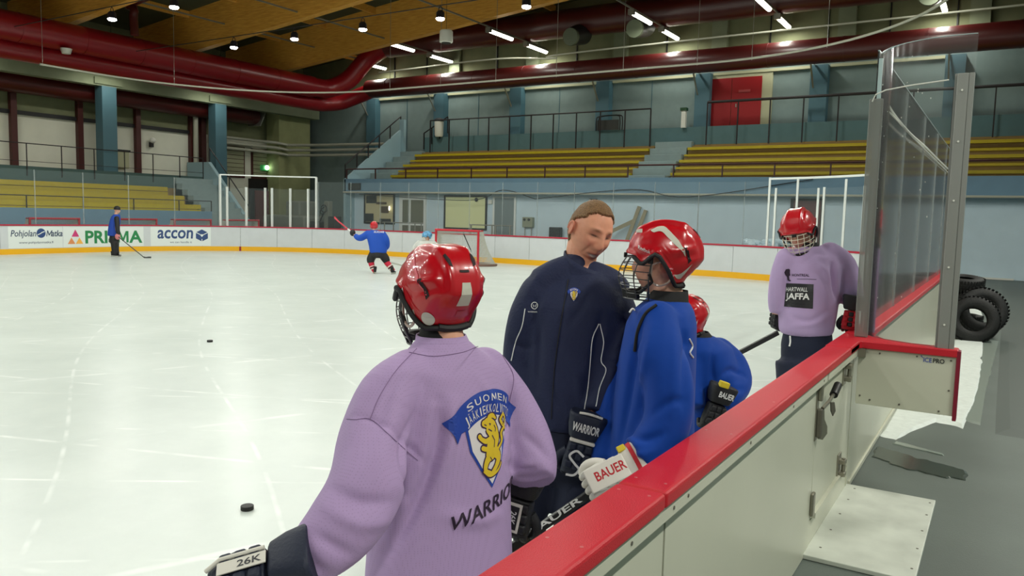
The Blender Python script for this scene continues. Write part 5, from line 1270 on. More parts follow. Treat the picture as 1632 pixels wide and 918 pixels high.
def body(t, headc, HM, s, rgb, chest, pelvis, arms, legs, mat_, voxel=.006, neck=None, nr=.056, **kw):
    """one continuous figure: head, neck, trunk, limbs (under the clothes)"""
    mb = MB(); head_mesh(mb, HM, headc, s, mouth_open=kw.get('mouth_open', 0)); hc = Vector(headc); ch, pe = Vector(chest), Vector(pelvis)
    nb = neck if neck is not None else ch+Vector((0, 0, .18))
    mb.tube([hc+HM @ (Vector((0, -.018, -.05))*s), hc.lerp(Vector(nb), .55)+HM @ Vector((0, -.02, -.03)), Vector(nb)-Vector((0, 0, .05))], [nr*s*.98, nr*s, nr*s*1.25], 20)
    mb.tube([Vector(nb)-Vector((0, 0, .02)), ch, ch.lerp(pe, .5), pe], [.08*s, .125*s, .115*s, .12*s], 20)
    for a in arms: mb.tube(spline([Vector(nb)-Vector((0, 0, .12))]+list(a), 4), .034*s, 12)
    for l in legs: mb.tube(spline([pe]+list(l), 4), .06*s, 12)
    kk = {k: v for k, v in kw.items() if k != 'mouth_open'}
    return remesh(mb, 'body', mat_, t, voxel, 1, post=paint_face(rgb, HM, headc, s, **kk))
def stick(name, lab, p0, p1, p2, col=None, w=.028, tape=None, blade_col=None, lettering=None, group=None):
    """shaft p0 (butt) to p1 (heel), blade p1 to p2"""
    t = thing(name, lab, 'hockey stick', tuple(p1), group); col = col or mat('carbon_black', (24, 24, 26), .4)
    p0, p1, p2 = Vector(p0), Vector(p1), Vector(p2); sh = MB().beam(p0, p1, w*.75, w).build('shaft', col, t, bevel=.004)
    ax = (p1-p0).normalized(); bl = (p2-p1)
    pts = spline([p1-ax*.05, p1+bl*.12+ax*.015, p1+bl*.6, p2], 4); rings = []
    for i, p in enumerate(pts):
        hgt = .022+.016*min(1, i/5); nn = bl.cross(Vector((0, 0, 1))).normalized(); rings.append(ell(p+Vector((0, 0, hgt*.6)), nn*.006, Vector((0, 0, hgt)), 10))
    MB().loft(rings).build('blade', blade_col or col, t, smooth=50)
    if tape: MB().beam(p0, p0+ax*.22, w*.86, w*1.12).build('tape', tape, t, bevel=.004)
    return t, sh
def snap(o_mesh_bvh, pts):
    out = []
    for p in pts:
        h = o_mesh_bvh.ray_cast(O, ray(*p).normalized(), 60)
        if h[0] is not None: out.append(h[0])
    return out
_remesh0 = remesh
def remesh(mb, name, m, parent, voxel=.012, smooth=6, folds=(), namp=0., nfreq=9., seed=0, post=None, pxf=(), **k):
    """as above; pxf = [(pixel polyline, width, amplitude)], laid on the surface the camera sees there"""
    fl = list(folds)
    if pxf:
        b = BVHTree.FromPolygons([Vector(v) for v in mb.v], mb.f)
        for pts, w, amp in pxf:
            q = snap(b, [tuple(p)[:2] for p in spline([(x, y, 0) for x, y in pts], 3)])
            q = [v for i, v in enumerate(q) if i == 0 or (v-q[i-1]).length < .25]
            if len(q) > 2: fl.append((q, w*1.25, amp*1.3))
    return _remesh0(mb, name, m, parent, voxel, smooth, fl, namp, nfreq, seed=seed, post=post, **k)
# ================================================================== the people
VD = Vector((-sin(radians(32)), cos(radians(32)), 0)); RD = Vector((cos(radians(32)), sin(radians(32)), 0)); UP = Vector((0, 0, 1))
def basis(yd, zd):
    y = Vector(yd).normalized(); z = Vector(zd); z = (z-y*z.dot(y)).normalized(); x = y.cross(z); return Matrix((x, y, z)).transposed()
def torso(mb, secs, a, n=36, e=2.2, lean=0):
    U, V = RM(a) @ Vector((1, 0, 0)), RM(a) @ Vector((0, 1, 0)); rings = []
    for (px, py, dep, A, B) in secs: rings.append(ell(at(px, py, dep), U*A, V*B, n, e))
    mb.loft(rings)
def limb(mb, pts, n=18):
    P_ = [at(*p[:3]) for p in pts]; R_ = [p[3] for p in pts]; S_ = spline(P_, 4); rr = []
    for i in range(len(R_)-1):
        for q in range(4): rr.append(R_[i]+(R_[i+1]-R_[i])*q/4)
    rr.append(R_[-1]); mb.tube(S_, rr, n); mb.ball(S_[0], rr[0]*.99, 16, 10)
m_skin = skin_mat('skin', (226, 170, 142))
m_red_t = mat('glove_red', (186, 20, 36), .6); m_whiteg = mat('glove_white', (222, 218, 208), .55); m_blackg = mat('glove_black', (24, 24, 28), .6, bump=.2, bscale=120)
m_navyg = mat('glove_navy', (22, 30, 52), .6, bump=.2, bscale=120); m_yel = mat('glove_yellow', (214, 190, 40), .6)
m_under = mat('black_undershirt', (18, 18, 20), .8)

# ------------------------------------------------ 1: the lilac player nearest the camera, seen from behind
def player_lilac():
    D0 = 2.45; a = 46
    base = at(703, 600, D0); t = thing('person', 'person in lilac jersey with a crest on the back, nearest the camera', 'person', (base.x, base.y, 0))
    HM = RM(37, 0, 0); hc = at(702, 462, D0)
    body(t, hc+HM @ Vector((0, .01, -.035)), HM, .98, (222, 168, 140), at(705, 640, D0), at(703, 880, D0), [[at(640, 620, 2.3), at(590, 775, 2.15), at(475, 892, 2.02)], [at(780, 610, 2.62), at(840, 715, 2.62), at(826, 752, 2.7)]],
         [[Vector((base.x-.10, base.y-.06, .8)), Vector((base.x-.12, base.y-.05, .45)), Vector((base.x-.13, base.y-.02, .1))], [Vector((base.x+.10, base.y+.08, .8)), Vector((base.x+.12, base.y+.1, .45)), Vector((base.x+.13, base.y+.12, .1))]], m_skin, .008, neck=at(706, 550, D0), nr=.062)
    H = helmet(t, hc, HM, 1.0, 'dark', side=False)
    flat([disc(0, 0, .021, 24)], (lambda fn: fn)(projector(bvh_of(H), hc+HM @ Vector((-.08, -.06, -.078)), HM @ Vector((-.85, -.55, 0)), HM @ Vector((.55, -.83, 0)), UP, .002)), 'round_sticker', m_reflect, H, .01)
    vs, fs = fit_text('CCM', .05, .022, .01)
    flat([(vs, fs)], projector(bvh_of(H), hc+HM @ Vector((-.11, .04, .0)), HM @ Vector((-1, .1, 0)), HM @ Vector((-.1, -1, 0)), UP, .002), 'helmet_lettering', m_whitep, H, .01)
    mb = MB()
    torso(mb, [(705, 541, D0, .075, .075), (706, 553, D0, .10, .09), (708, 568, D0, .15, .105), (708, 588, D0, .205, .125), (707, 625, D0, .235, .15), (704, 700, D0, .24, .168), (704, 780, D0, .24, .172), (703, 850, D0, .245, .176), (702, 930, D0, .255, .18), (701, 1010, D0, .26, .185)], a)
    limb(mb, [(655, 598, 2.36, .078), (620, 632, 2.27, .090), (596, 700, 2.2, .097), (584, 775, 2.1, .102), (545, 838, 2.04, .095), (505, 878, 2.0, .080), (474, 897, 1.98, .060)])
    limb(mb, [(772, 592, 2.58, .085), (806, 640, 2.62, .092), (832, 690, 2.62, .094), (846, 735, 2.6, .092), (848, 765, 2.56, .080)])
    J = remesh(mb, 'jersey', m_lilac, t, .010, 7, namp=.006, nfreq=4.5, seed=4, pxf=[
        ([(548, 668), (590, 668), (640, 700), (690, 752)], .007, -.006), ([(700, 640), (700, 700), (680, 770), (650, 830), (620, 880)], .016, -.018), ([(722, 640), (716, 710), (690, 790)], .015, .010),
        ([(590, 600), (570, 660), (560, 720)], .02, .008), ([(640, 640), (615, 700), (600, 760)], .018, .010), ([(660, 660), (640, 720), (650, 790)], .013, -.009),
        ([(530, 780), (575, 800), (630, 800)], .014, -.010), ([(520, 810), (570, 835), (620, 830)], .014, .008), ([(500, 850), (540, 875), (575, 890)], .012, -.008), ([(480, 870), (500, 900), (530, 918)], .010, -.008),
        ([(760, 600), (790, 650), (800, 700)], .012, .006), ([(815, 620), (808, 680), (800, 730)], .014, -.014), ([(806, 740), (830, 750), (870, 745)], .012, -.010), ([(812, 760), (840, 765), (880, 758)], .010, .008), ([(830, 690), (855, 710), (880, 735)], .012, -.007), ([(700, 820), (760, 830), (800, 820)], .018, .008), ([(620, 600), (660, 590), (700, 600)], .02, .006), ([(648, 590), (622, 625), (600, 690)], .008, -.004)])
    U, V = RM(a) @ Vector((1, 0, 0)), RM(a) @ Vector((0, 1, 0))
    bv = bvh_of(J); org = at(704, 612, D0)-V*.2
    cu = U*cos(radians(-2))+UP*sin(radians(-2)); cv = UP+U*.06
    crest(J, lifted(bv, org+U*.056, -V, cu, cv), .375, .285)
    vs, fs = fit_text('WARRIOR', .31, .042, .012, shear=.3); th = radians(8); cu = (U*cos(th)+UP*sin(th)); cv = (UP*cos(th)-U*sin(th))
    flat([(vs, fs)], projector(bv, at(704, 786, D0)-V*.2+U*.05, -V, cu, cv, .003), 'print_lettering', m_print, J, .02)
    on = lambda px, py, lift=.0015: (lambda h: h[0]+h[1]*lift if h[0] else at(px, py, D0-.15))(bv.ray_cast(O, ray(px, py).normalized(), 9))
    m_seam = mat('lilac_seam', (138, 112, 152), .8)
    for pts in ([(664, 556), (632, 590), (606, 630), (590, 668)], [(553, 668), (568, 669), (590, 668), (612, 686), (640, 712), (666, 734)], [(800, 566), (818, 600), (812, 640), (806, 680)], [(652, 562), (690, 568), (735, 562), (762, 552)]):
        MB().tube([on(p.x, p.y) for p in spline([(x, y, 0) for x, y in pts], 6)], .0010, 5).build('seam', m_seam, J, smooth=True)
    # collar band and undershirt
    cb = MB(); rings = []
    for (px, py, A, B) in ((706, 556, .098, .09), (705, 545, .088, .082), (703, 533, .080, .076)): rings.append(ell(at(px, py, D0), U*A, V*B, 32))
    cb.loft(rings, cap=False); c_ = cb.build('collar', m_lilac, t, smooth=True); so = c_.modifiers.new('s', 'SOLIDIFY'); so.thickness = .006
    MB().loft([ell(at(705, 545, D0), U*.078, V*.074, 28), ell(at(703, 528, D0), U*.068, V*.066, 28), ell(at(703, 522, D0), U*.064, V*.064, 28)], cap=False).build('undershirt', m_under, t, smooth=True)
    p = at(452, 893, 1.97); yd = -RD*.92-VD*.12-UP*.26
    p = at(360, 926, 1.93); G = glove(t, p, basis(yd, UP*.9-VD*.5), 1, 1.02, m_navyg, m_navyg, m_blackg, 50, None)
    M_ = basis(yd, UP*.9-VD*.5)
    MB().tube([p+M_ @ Vector((.075, -.20, -.02)), p+M_ @ Vector((.075, -.14, -.03)), p+M_ @ Vector((.055, -.10, -.04))], [.032, .030, .02], 14).build('cuff_lining', m_red_t, G, smooth=True)
    MB().obox(p+M_ @ Vector((.0, -.055, .048)), (.035, .12, .004), M_).build('white_panel', m_whiteg, G, bevel=.001)
    vs, fs = fit_text('26K', .06, .02, .02); flat([(vs, fs)], lambda x, y: p+M_ @ Vector((y, -.075-x, .0508)), 'glove_lettering', m_ick, G)
    MB().tube([p+M_ @ Vector((.03, -.11, .045)), p+M_ @ Vector((.03, .0, .046)), p+M_ @ Vector((.02, .04, .03))], .006, 8).build('white_piping', m_whiteg, G, smooth=True)
    p = at(820, 838, 2.68); M_ = basis(-UP*.96-RD*.18, -VD*.9-RD*.3); G = glove(t, p, M_, -1, .98, m_blackg, m_blackg, m_blackg, 45)
    MB().obox(p+M_ @ Vector((-.0, -.045, .048)), (.05, .10, .004), M_).build('white_panel', m_whiteg, G, bevel=.001)
    MB().obox(p+M_ @ Vector((-.0, -.045, .0505)), (.034, .08, .003), M_).build('black_panel', m_blackg, G, bevel=.001)
    vs, fs = fit_text('26K', .045, .022, .02); flat([(vs, fs)], lambda x, y: p+M_ @ Vector((-y, -.045+x, .0525)), 'glove_lettering', m_whitep, G)
    MB().obox(p+M_ @ Vector((.05, -.16, .02)), (.03, .06, .03), M_).build('cuff_lining', m_red_t, G, bevel=.008)
    hip = (Vector((base.x, base.y, .86)), U*.17, V*.13)
    trousers(t, hip, [[Vector((base.x-.09, base.y-.05, .80)), Vector((base.x-.11, base.y-.05, .45)), Vector((base.x-.12, base.y-.02, .12))], [Vector((base.x+.09, base.y+.06, .80)), Vector((base.x+.12, base.y+.1, .45)), Vector((base.x+.12, base.y+.12, .12))]], m_navytr)
    skate(t, (base.x-.12, base.y-.02, 0), RM(60)); skate(t, (base.x+.12, base.y+.12, 0), RM(40))
player_lilac()

# ------------------------------------------------ 2: the coach
def coach():
    D0 = 3.3; a = 166
    base = at(905, 600, D0); t = thing('person', 'person, bareheaded, in navy tracksuit, laughing and bending over the blue-shirted player', 'person', (base.x, base.y, 0))
    HM = RM(203, -20, -12); hc = at(941, 370, D0)
    m_ = m_skin
    body(t, hc, HM, 1.10, (224, 160, 130), at(915, 520, D0), at(905, 690, D0), [[at(850, 470, D0), at(828, 560, 3.35), at(835, 680, 3.25)], [at(985, 480, D0), at(970, 585, 3.22), at(940, 670, 3.15)]],
         [[at(866, 725, D0), at(846, 810, D0), at(842, 990, D0)], [at(932, 725, D0), at(912, 810, 3.24), at(904, 1000, 3.20)]], m_, .0033, neck=at(925, 440, D0), nr=.062, mouth_open=.4, mouth=True, squint=True)
    # hair: a short cap following the skull
    vs = []; fs = []; n = 80; m = 50; keep = {}
    def hp(i, k, gr):
        th = pi*.78*i/m; aa = 2*pi*k/n; x = sin(th)*sin(aa); y = sin(th)*cos(aa); z = cos(th)
        X, Y, Z = .076*x, .094*y, .118*z
        if z > .2: Y -= .006*z
        if y < 0: Y *= 1.08
        if z < -.1: tt = min(1, (-z-.1)/.9); X *= 1-.3*tt; Y *= 1-.42*tt
        nn = Vector((X/.076**2, Y/.094**2, Z/.118**2)).normalized(); w = noise.noise(Vector((X*90, Y*60, Z*90)))*.0016
        return Vector((X, Y, Z))+nn*(gr+w)
    def inhair(p):
        fr = .088-.10*max(0, abs(p.x)-.03)*6
        fr = max(fr, .05)
        if p.y > .030: return p.z > fr
        if p.y > -.02: return p.z > .030+.6*(p.y+.02)
        return p.z > -.062-.3*(p.y+.09)*0
    for i in range(m+1):
        for k in range(n):
            p = hp(i, k, .0); g_ = .0075 if inhair(p) else .0; p = hp(i, k, g_); vs.append(hc+HM @ (p*1.10))
            keep[(i, k)] = g_ > 0
    for i in range(m):
        for k in range(n):
            k2 = (k+1) % n
            if sum((keep[(i, k)], keep[(i, k2)], keep[(i+1, k)], keep[(i+1, k2)])) >= 2: fs.append((i*n+k, i*n+k2, (i+1)*n+k2, (i+1)*n+k))
    m_hair = mat('short_brown_hair', (132, 98, 62), .7, var=.35, vscale=160, bump=.8, bscale=260)
    MB().add(vs, fs).build('hair', m_hair, t, smooth=True, fixn=False)
    U, V = RM(a) @ Vector((1, 0, 0)), RM(a) @ Vector((0, 1, 0))
    mb = MB()
    torso(mb, [(930, 432, D0, .088, .085), (925, 446, D0, .13, .10), (920, 462, D0, .19, .125), (917, 485, D0, .215, .145), (914, 530, D0, .212, .155), (910, 590, D0, .205, .155), (906, 640, D0, .205, .158), (905, 668, D0, .212, .162), (905, 676, D0, .20, .155)], a)
    limb(mb, [(858, 466, D0, .078), (840, 505, D0, .080), (829, 555, 3.32, .074), (828, 610, 3.30, .070), (834, 680, 3.22, .055)])
    limb(mb, [(975, 474, D0, .080), (988, 515, 3.27, .080), (980, 570, 3.22, .074), (962, 620, 3.18, .066), (946, 658, 3.14, .054)])
    limb(mb, [(918, 424, D0, .060), (890, 437, D0, .070), (862, 455, D0, .074)]); limb(mb, [(945, 438, D0, .06), (968, 452, D0, .070), (982, 470, D0, .074)])
    J = remesh(mb, 'jacket', m_navy, t, .011, 6, namp=.004, nfreq=5, seed=9, pxf=[
        ([(905, 440), (896, 500), (884, 580), (880, 660)], .006, -.004), ([(852, 480), (858, 540), (855, 620)], .014, -.012), ([(960, 500), (950, 560), (935, 640)], .014, -.012), ([(880, 460), (860, 500), (850, 540)], .014, .006),
        ([(812, 540), (830, 552), (850, 552)], .010, -.008), ([(900, 560), (920, 600), (925, 650)], .014, .007), ([(940, 470), (920, 500), (905, 520)], .012, -.005), ([(860, 600), (880, 630), (900, 660)], .014, -.006), ([(960, 570), (980, 580), (1000, 575)], .01, -.007), ([(870, 430), (850, 450), (835, 480)], .015, .004)])
    rings = []
    for (px, py, A, B, tl) in ((930, 448, .110, .100, .01), (931, 436, .100, .094, .024), (932, 425, .093, .090, .034), (932, 416, .089, .088, .040)): rings.append(ell(at(px, py, D0), U*A+UP*tl, V*B-UP*tl*.35, 32))
    c_ = MB().loft(rings, cap=False).build('collar', m_navy, t, smooth=True); so = c_.modifiers.new('s', 'SOLIDIFY'); so.thickness = .008
    bv = bvh_of(J)
    def on(px, py, lift=.003): h = bv.ray_cast(O, ray(px, py).normalized(), 9); return (h[0]+h[1]*lift) if h[0] else at(px, py, D0-.16)
    nz_ = (at(918, 490, D0)-O).normalized()
    crest(J, lifted(bv, on(919, 480, .2), nz_*-1, RD, UP), .060, .056, big=False)
    pc = on(851, 477, .2); fn = projector(bv, pc, -nz_, RD, UP, .003)
    flat([ring2d(0, 0, .0125, .0155, 24)], fn, 'ring_logo', m_whitep, J); flat([stroke([(-.007, .004), (-.004, -.006), (0, .001), (.003, -.006), (.008, .005)], .0025)], fn, 'ring_logo_mark', m_whitep, J)
    vs_, fs_ = fit_text('WARRIOR', .042, .0055, .01); flat([(vs_, fs_)], lambda x, y: fn(x-.006, y-.026), 'print_lettering', m_whitep, J)
    for pts in ([(837, 492), (832, 520), (822, 545), (815, 575)], [(954, 516), (944, 540), (940, 580), (936, 625), (930, 662)], [(956, 516), (962, 545), (958, 575), (966, 590), (956, 618), (950, 648)]):
        q = [on(p.x, p.y, .002) for p in spline([(x, y, 0) for x, y in pts], 6)]; MB().tube(q, .0022, 5).build('piping', m_whitep, J, smooth=True)
    MB().tube([on(906, 446), on(902, 470), on(896, 500), on(890, 540), on(884, 590), on(880, 640), on(879, 668)], .002, 5).build('zip', m_black, J)
    p = at(917, 742, 3.08); M_ = basis(-UP*.95-RD*.22, -VD*.95-RD*.1); G = glove(t, p, M_, 1, 1.0, m_navyg, m_navyg, m_blackg, 60, 'WARRIOR', m_whitep, flip=True)
    MB().obox(p+M_ @ Vector((0, -.108, .036)), (.10, .014, .02), M_).build('white_band', m_whiteg, G, bevel=.005)
    MB().tube(spline([p+M_ @ Vector((.04, -.22, .054)), p+M_ @ Vector((0, -.225, .060)), p+M_ @ Vector((-.05, -.22, .05))], 4), .005, 6).build('cuff_edge', m_whiteg, G, smooth=True)
    fl = lambda x, y: p+M_ @ Vector((-x, -y, .0465))
    flat([stroke([(q.x, q.y) for q in spline([(.02, .055, 0), (-.012, .07, 0), (-.034, .045, 0), (-.008, .02, 0), (.014, .002, 0), (.0, -.025, 0), (-.03, -.03, 0)], 5)], .009)], fl, 'swirl_logo', m_whitep, G)
    hip = (at(903, 700, D0), U*.19, V*.145)
    trousers(t, hip, [[at(866, 725, D0), at(846, 810, D0), at(842, 1000, D0)], [at(932, 725, D0), at(912, 810, 3.24), at(904, 1005, 3.20)]], m_navytr, .098)
    for q, an in ((at(842, 1000, D0), 175), (at(900, 1005, 3.20), 160)): skate(t, (q.x, q.y, 0), RM(an))
coach()

# ------------------------------------------------ 3: blue player beside the coach
def player_blue():
    D0 = 3.02; a = 74
    base = at(1040, 620, D0); t = thing('person', 'person in royal blue jersey and red caged helmet facing left towards the man in navy', 'person', (base.x, base.y, 0))
    HM = RM(82, 3, 0); hc = at(1060, 408, D0)
    body(t, hc+HM @ Vector((0, .012, -.035)), HM, .98, (222, 168, 144), at(1045, 560, D0), at(1040, 760, D0), [[at(1040, 520, 2.85), at(1062, 660, 2.8), at(1000, 742, 2.78)], [at(1055, 520, 3.2), at(1010, 640, 3.2), at(985, 720, 3.1)]],
         [[base+Vector((-.08, -.05, -.5)), Vector((base.x-.1, base.y-.05, .45)), Vector((base.x-.1, base.y-.04, .1))], [base+Vector((.02, .08, -.5)), Vector((base.x+.02, base.y+.12, .45)), Vector((base.x+.02, base.y+.12, .1))]], m_skin, .008, neck=at(1060, 482, D0), nr=.06)
    H = helmet(t, hc, HM, .97, 'dark')
    vs, fs = fit_text('Reebok', .05, .013, .01); bh = bvh_of(H)
    flat([(vs, fs)], projector(bh, hc+HM @ Vector((-.11, .085, .022)), HM @ Vector((-1, .25, 0)), (HM @ Vector((-.1, -1, -.3))), UP, .002), 'helmet_lettering', m_whitep, H, .01)
    flat([ring2d(0, 0, .012, .018, 20, radians(60), radians(330))], projector(bh, hc+HM @ Vector((-.11, -.02, -.055)), HM @ Vector((-1, 0, 0)), HM @ Vector((0, -1, 0)), UP, .002), 'helmet_logo', mat('faded_pink_print', (220, 130, 140), .5), H, .01)
    U, V = RM(a) @ Vector((1, 0, 0)), RM(a) @ Vector((0, 1, 0)); mb = MB()
    torso(mb, [(1062, 473, D0, .07, .07), (1062, 482, D0, .10, .09), (1058, 494, D0, .16, .115), (1054, 515, D0, .195, .135), (1048, 570, D0, .20, .148), (1043, 640, D0, .20, .155), (1040, 720, D0, .205, .16), (1038, 820, D0, .21, .165), (1036, 880, D0, .21, .165)], a)
    limb(mb, [(1046, 512, 2.9, .080), (1052, 560, 2.84, .088), (1066, 620, 2.80, .090), (1062, 675, 2.78, .086), (1040, 712, 2.77, .086), (1016, 730, 2.76, .084)])
    limb(mb, [(1050, 510, 3.15, .08), (1005, 590, 3.18, .08), (984, 650, 3.15, .088), (972, 712, 3.08, .088), (970, 742, 3.02, .06)])
    J = remesh(mb, 'jersey', m_blue, t, .011, 6, namp=.006, nfreq=4.5, seed=21, pxf=[
        ([(1025, 500), (1012, 560), (1000, 640), (985, 720)], .014, -.012), ([(1040, 520), (1025, 590), (1015, 660)], .014, .008), ([(1085, 500), (1092, 570), (1090, 650)], .014, -.010), ([(1075, 520), (1075, 600), (1070, 660)], .012, .007),
        ([(1000, 690), (1030, 700), (1060, 690)], .012, -.011), ([(990, 715), (1020, 725), (1050, 715)], .010, .007), ([(1040, 660), (1070, 640), (1095, 640)], .012, -.008), ([(970, 620), (965, 670), (960, 720)], .014, .008), ([(985, 560), (978, 620), (975, 680)], .012, -.008)])
    MB().loft([ell(at(1062, 484, D0), U*.092, V*.085, 28), ell(at(1066, 470, D0), U*.078, V*.074, 28), ell(at(1068, 462, D0), U*.07, V*.068, 28)], cap=False).build('undershirt', m_under, t, smooth=True)
    bv = bvh_of(J)
    on = lambda px, py, lift=.003: (lambda h: h[0]+h[1]*lift if h[0] else at(px, py, D0-.15))(bv.ray_cast(O, ray(px, py).normalized(), 9))
    strap_ = [on(p.x, p.y, .003) for p in spline([(1046, 487, 0), (1030, 500, 0), (1018, 525, 0), (1012, 560, 0)], 5)]
    MB().tube(strap_, .006, 6).build('dark_strap', m_under, J, smooth=True)
    MB().tube([on(p.x, p.y, .002) for p in spline([(1098, 540, 0), (1103, 552, 0), (1099, 562, 0), (1104, 570, 0)], 4)], .0035, 6).build('back_print', m_whitep, J, smooth=True)
    MB().tube([on(p.x, p.y, .002) for p in spline([(1003, 498, 0), (1008, 492, 0), (1012, 495, 0)], 4)], .0035, 6).build('chest_print', m_whitep, J, smooth=True)
    p = at(950, 768, 2.74); M_ = basis(-RD*.86-UP*.42-VD*.1, UP*.55-VD*.85+RD*-.1); G = glove(t, p, M_, 1, .98, m_whiteg, m_whiteg, m_blackg, 62, None, band=m_red_t)
    vs, fs = fit_text('BAUER', .115, .034, .02); flat([(vs, fs)], lambda x, y: p+M_ @ Vector((y+.004, -.06-x*1., .0475)) , 'glove_lettering', m_red_t, G)
    MB().obox(p+M_ @ Vector((0, -.045, .042)), (.085, .15, .010), M_).build('backhand_panel', m_whiteg, G, bevel=.004)
    MB().obox(p+M_ @ Vector((.058, -.128, .036)), (.022, .03, .016), M_).build('cuff_tab', m_yel, G, bevel=.003)
    hip = (Vector((base.x, base.y, .86)), U*.16, V*.13)
    trousers(t, hip, [[Vector((base.x-.08, base.y-.05, .8)), Vector((base.x-.1, base.y-.05, .45)), Vector((base.x-.1, base.y-.04, .12))], [Vector((base.x+.02, base.y+.07, .8)), Vector((base.x+.02, base.y+.12, .45)), Vector((base.x+.02, base.y+.12, .12))]], m_navytr, .1)
    skate(t, (base.x-.1, base.y-.04, 0), RM(84)); skate(t, (base.x+.02, base.y+.12, 0), RM(90))
    q0, q1 = at(1005, 742, 2.80), at(430, 1138, 2.80)
    st, sh = stick('hockey_stick', 'black stick with white lettering held by the blue player nearest the camera', q0, q1, q1+Vector((-.26, -.05, 0)), w=.030)
    ax = (q1-q0).normalized(); mid = at(886, 822, 2.795); nn = (O-mid).normalized(); up_ = ax.cross(nn).normalized(); up_ = up_ if up_.z > 0 else -up_
    vs, fs = fit_text('BAUER', .22, .022, .02); nn2 = up_.cross(ax).normalized(); nn2 = nn2 if nn2.dot(nn) > 0 else -nn2
    flat([(vs, fs)], lambda x, y: mid-ax*x+up_*y+nn2*.0165, 'stick_lettering', m_whitep, st)
    MB().beam(at(862, 862, 2.79), at(800, 905, 2.79), .012, .012).build('yellow_stripe', m_yel, st)
player_blue()

# ------------------------------------------------ 4: small blue player behind
def player_blue2():
    D0 = 4.15; a = 58
    base = at(1132, 640, D0); t = thing('person', 'smaller person in blue jersey bending forward, half hidden behind the other blue player', 'person', (base.x, base.y, 0))
    HM = RM(62, -18, 0); hc = at(1092, 508, 4.1)
    body(t, hc+HM @ Vector((0, .01, -.035)), HM, .9, (222, 168, 144), at(1132, 590, D0), at(1140, 700, D0), [[at(1165, 570, 4.25), at(1180, 612, 4.15), at(1150, 645, 4.0)], [at(1110, 575, 4.08), at(1104, 620, 4.02), at(1110, 638, 4.0)]],
         [[Vector((base.x-.1, base.y-.05, .62)), Vector((base.x-.16, base.y-.02, .40)), Vector((base.x-.12, base.y, .1))], [Vector((base.x+.08, base.y+.08, .62)), Vector((base.x+.04, base.y+.14, .4)), Vector((base.x+.08, base.y+.14, .1))]], m_skin, .01, neck=at(1112, 540, 4.1), nr=.055)
    helmet(t, hc, HM, .86, 'dark')
    U, V = RM(a) @ Vector((1, 0, 0)), RM(a) @ Vector((0, 1, 0)); mb = MB()
    torso(mb, [(1112, 533, 4.1, .07, .07), (1117, 540, 4.1, .12, .09), (1126, 553, 4.12, .18, .12), (1134, 590, D0, .19, .145), (1138, 640, D0, .185, .15), (1138, 700, D0, .19, .15), (1138, 740, D0, .19, .15)], a)
    limb(mb, [(1145, 560, 4.2, .08), (1166, 582, 4.2, .082), (1174, 610, 4.14, .080), (1160, 630, 4.05, .075), (1146, 640, 4.0, .062)])
    limb(mb, [(1110, 556, 4.05, .07), (1100, 610, 4.0, .07), (1105, 650, 3.95, .06)])
    remesh(mb, 'jersey', m_blue, t, .013, 6, namp=.006, nfreq=5, seed=33, pxf=[([(1150, 600), (1165, 590), (1188, 600)], .012, -.012), ([(1150, 610), (1170, 620), (1188, 620)], .012, -.008), ([(1140, 550), (1135, 590), (1142, 620)], .014, -.012), ([(1128, 560), (1124, 600), (1126, 630)], .012, .008)])
    MB().loft([ell(at(1113, 536, 4.1), U*.075, V*.075, 24), ell(at(1110, 528, 4.1), U*.062, V*.062, 24)], cap=False).build('undershirt', m_under, t, smooth=True)
    p = at(1132, 672, 3.93); M_ = basis(-UP*.9-RD*.3, -VD*.9+RD*.2); G = glove(t, p, M_, -1, .92, m_blackg, m_blackg, m_blackg, 50)
    vs, fs = fit_text('BAUER', .085, .03, .02); flat([(vs, fs)], lambda x, y: p+M_ @ Vector((-x*1., -.155-y*-1*-1, .0595)), 'glove_lettering', m_whitep, G)
    MB().obox(p+M_ @ Vector((.03, -.205, .045)), (.05, .03, .03), M_).build('cuff_tab', m_yel, G, bevel=.005)
    hip = (Vector((base.x, base.y, .74)), U*.16, V*.13)
    trousers(t, hip, [[Vector((base.x-.1, base.y-.05, .66)), Vector((base.x-.15, base.y-.02, .40)), Vector((base.x-.12, base.y, .12))], [Vector((base.x+.08, base.y+.08, .66)), Vector((base.x+.05, base.y+.14, .4)), Vector((base.x+.08, base.y+.14, .12))]], m_navytr, .1)
    skate(t, (base.x-.12, base.y, 0), RM(64), .95); skate(t, (base.x+.08, base.y+.14, 0), RM(64), .95)
player_blue2()

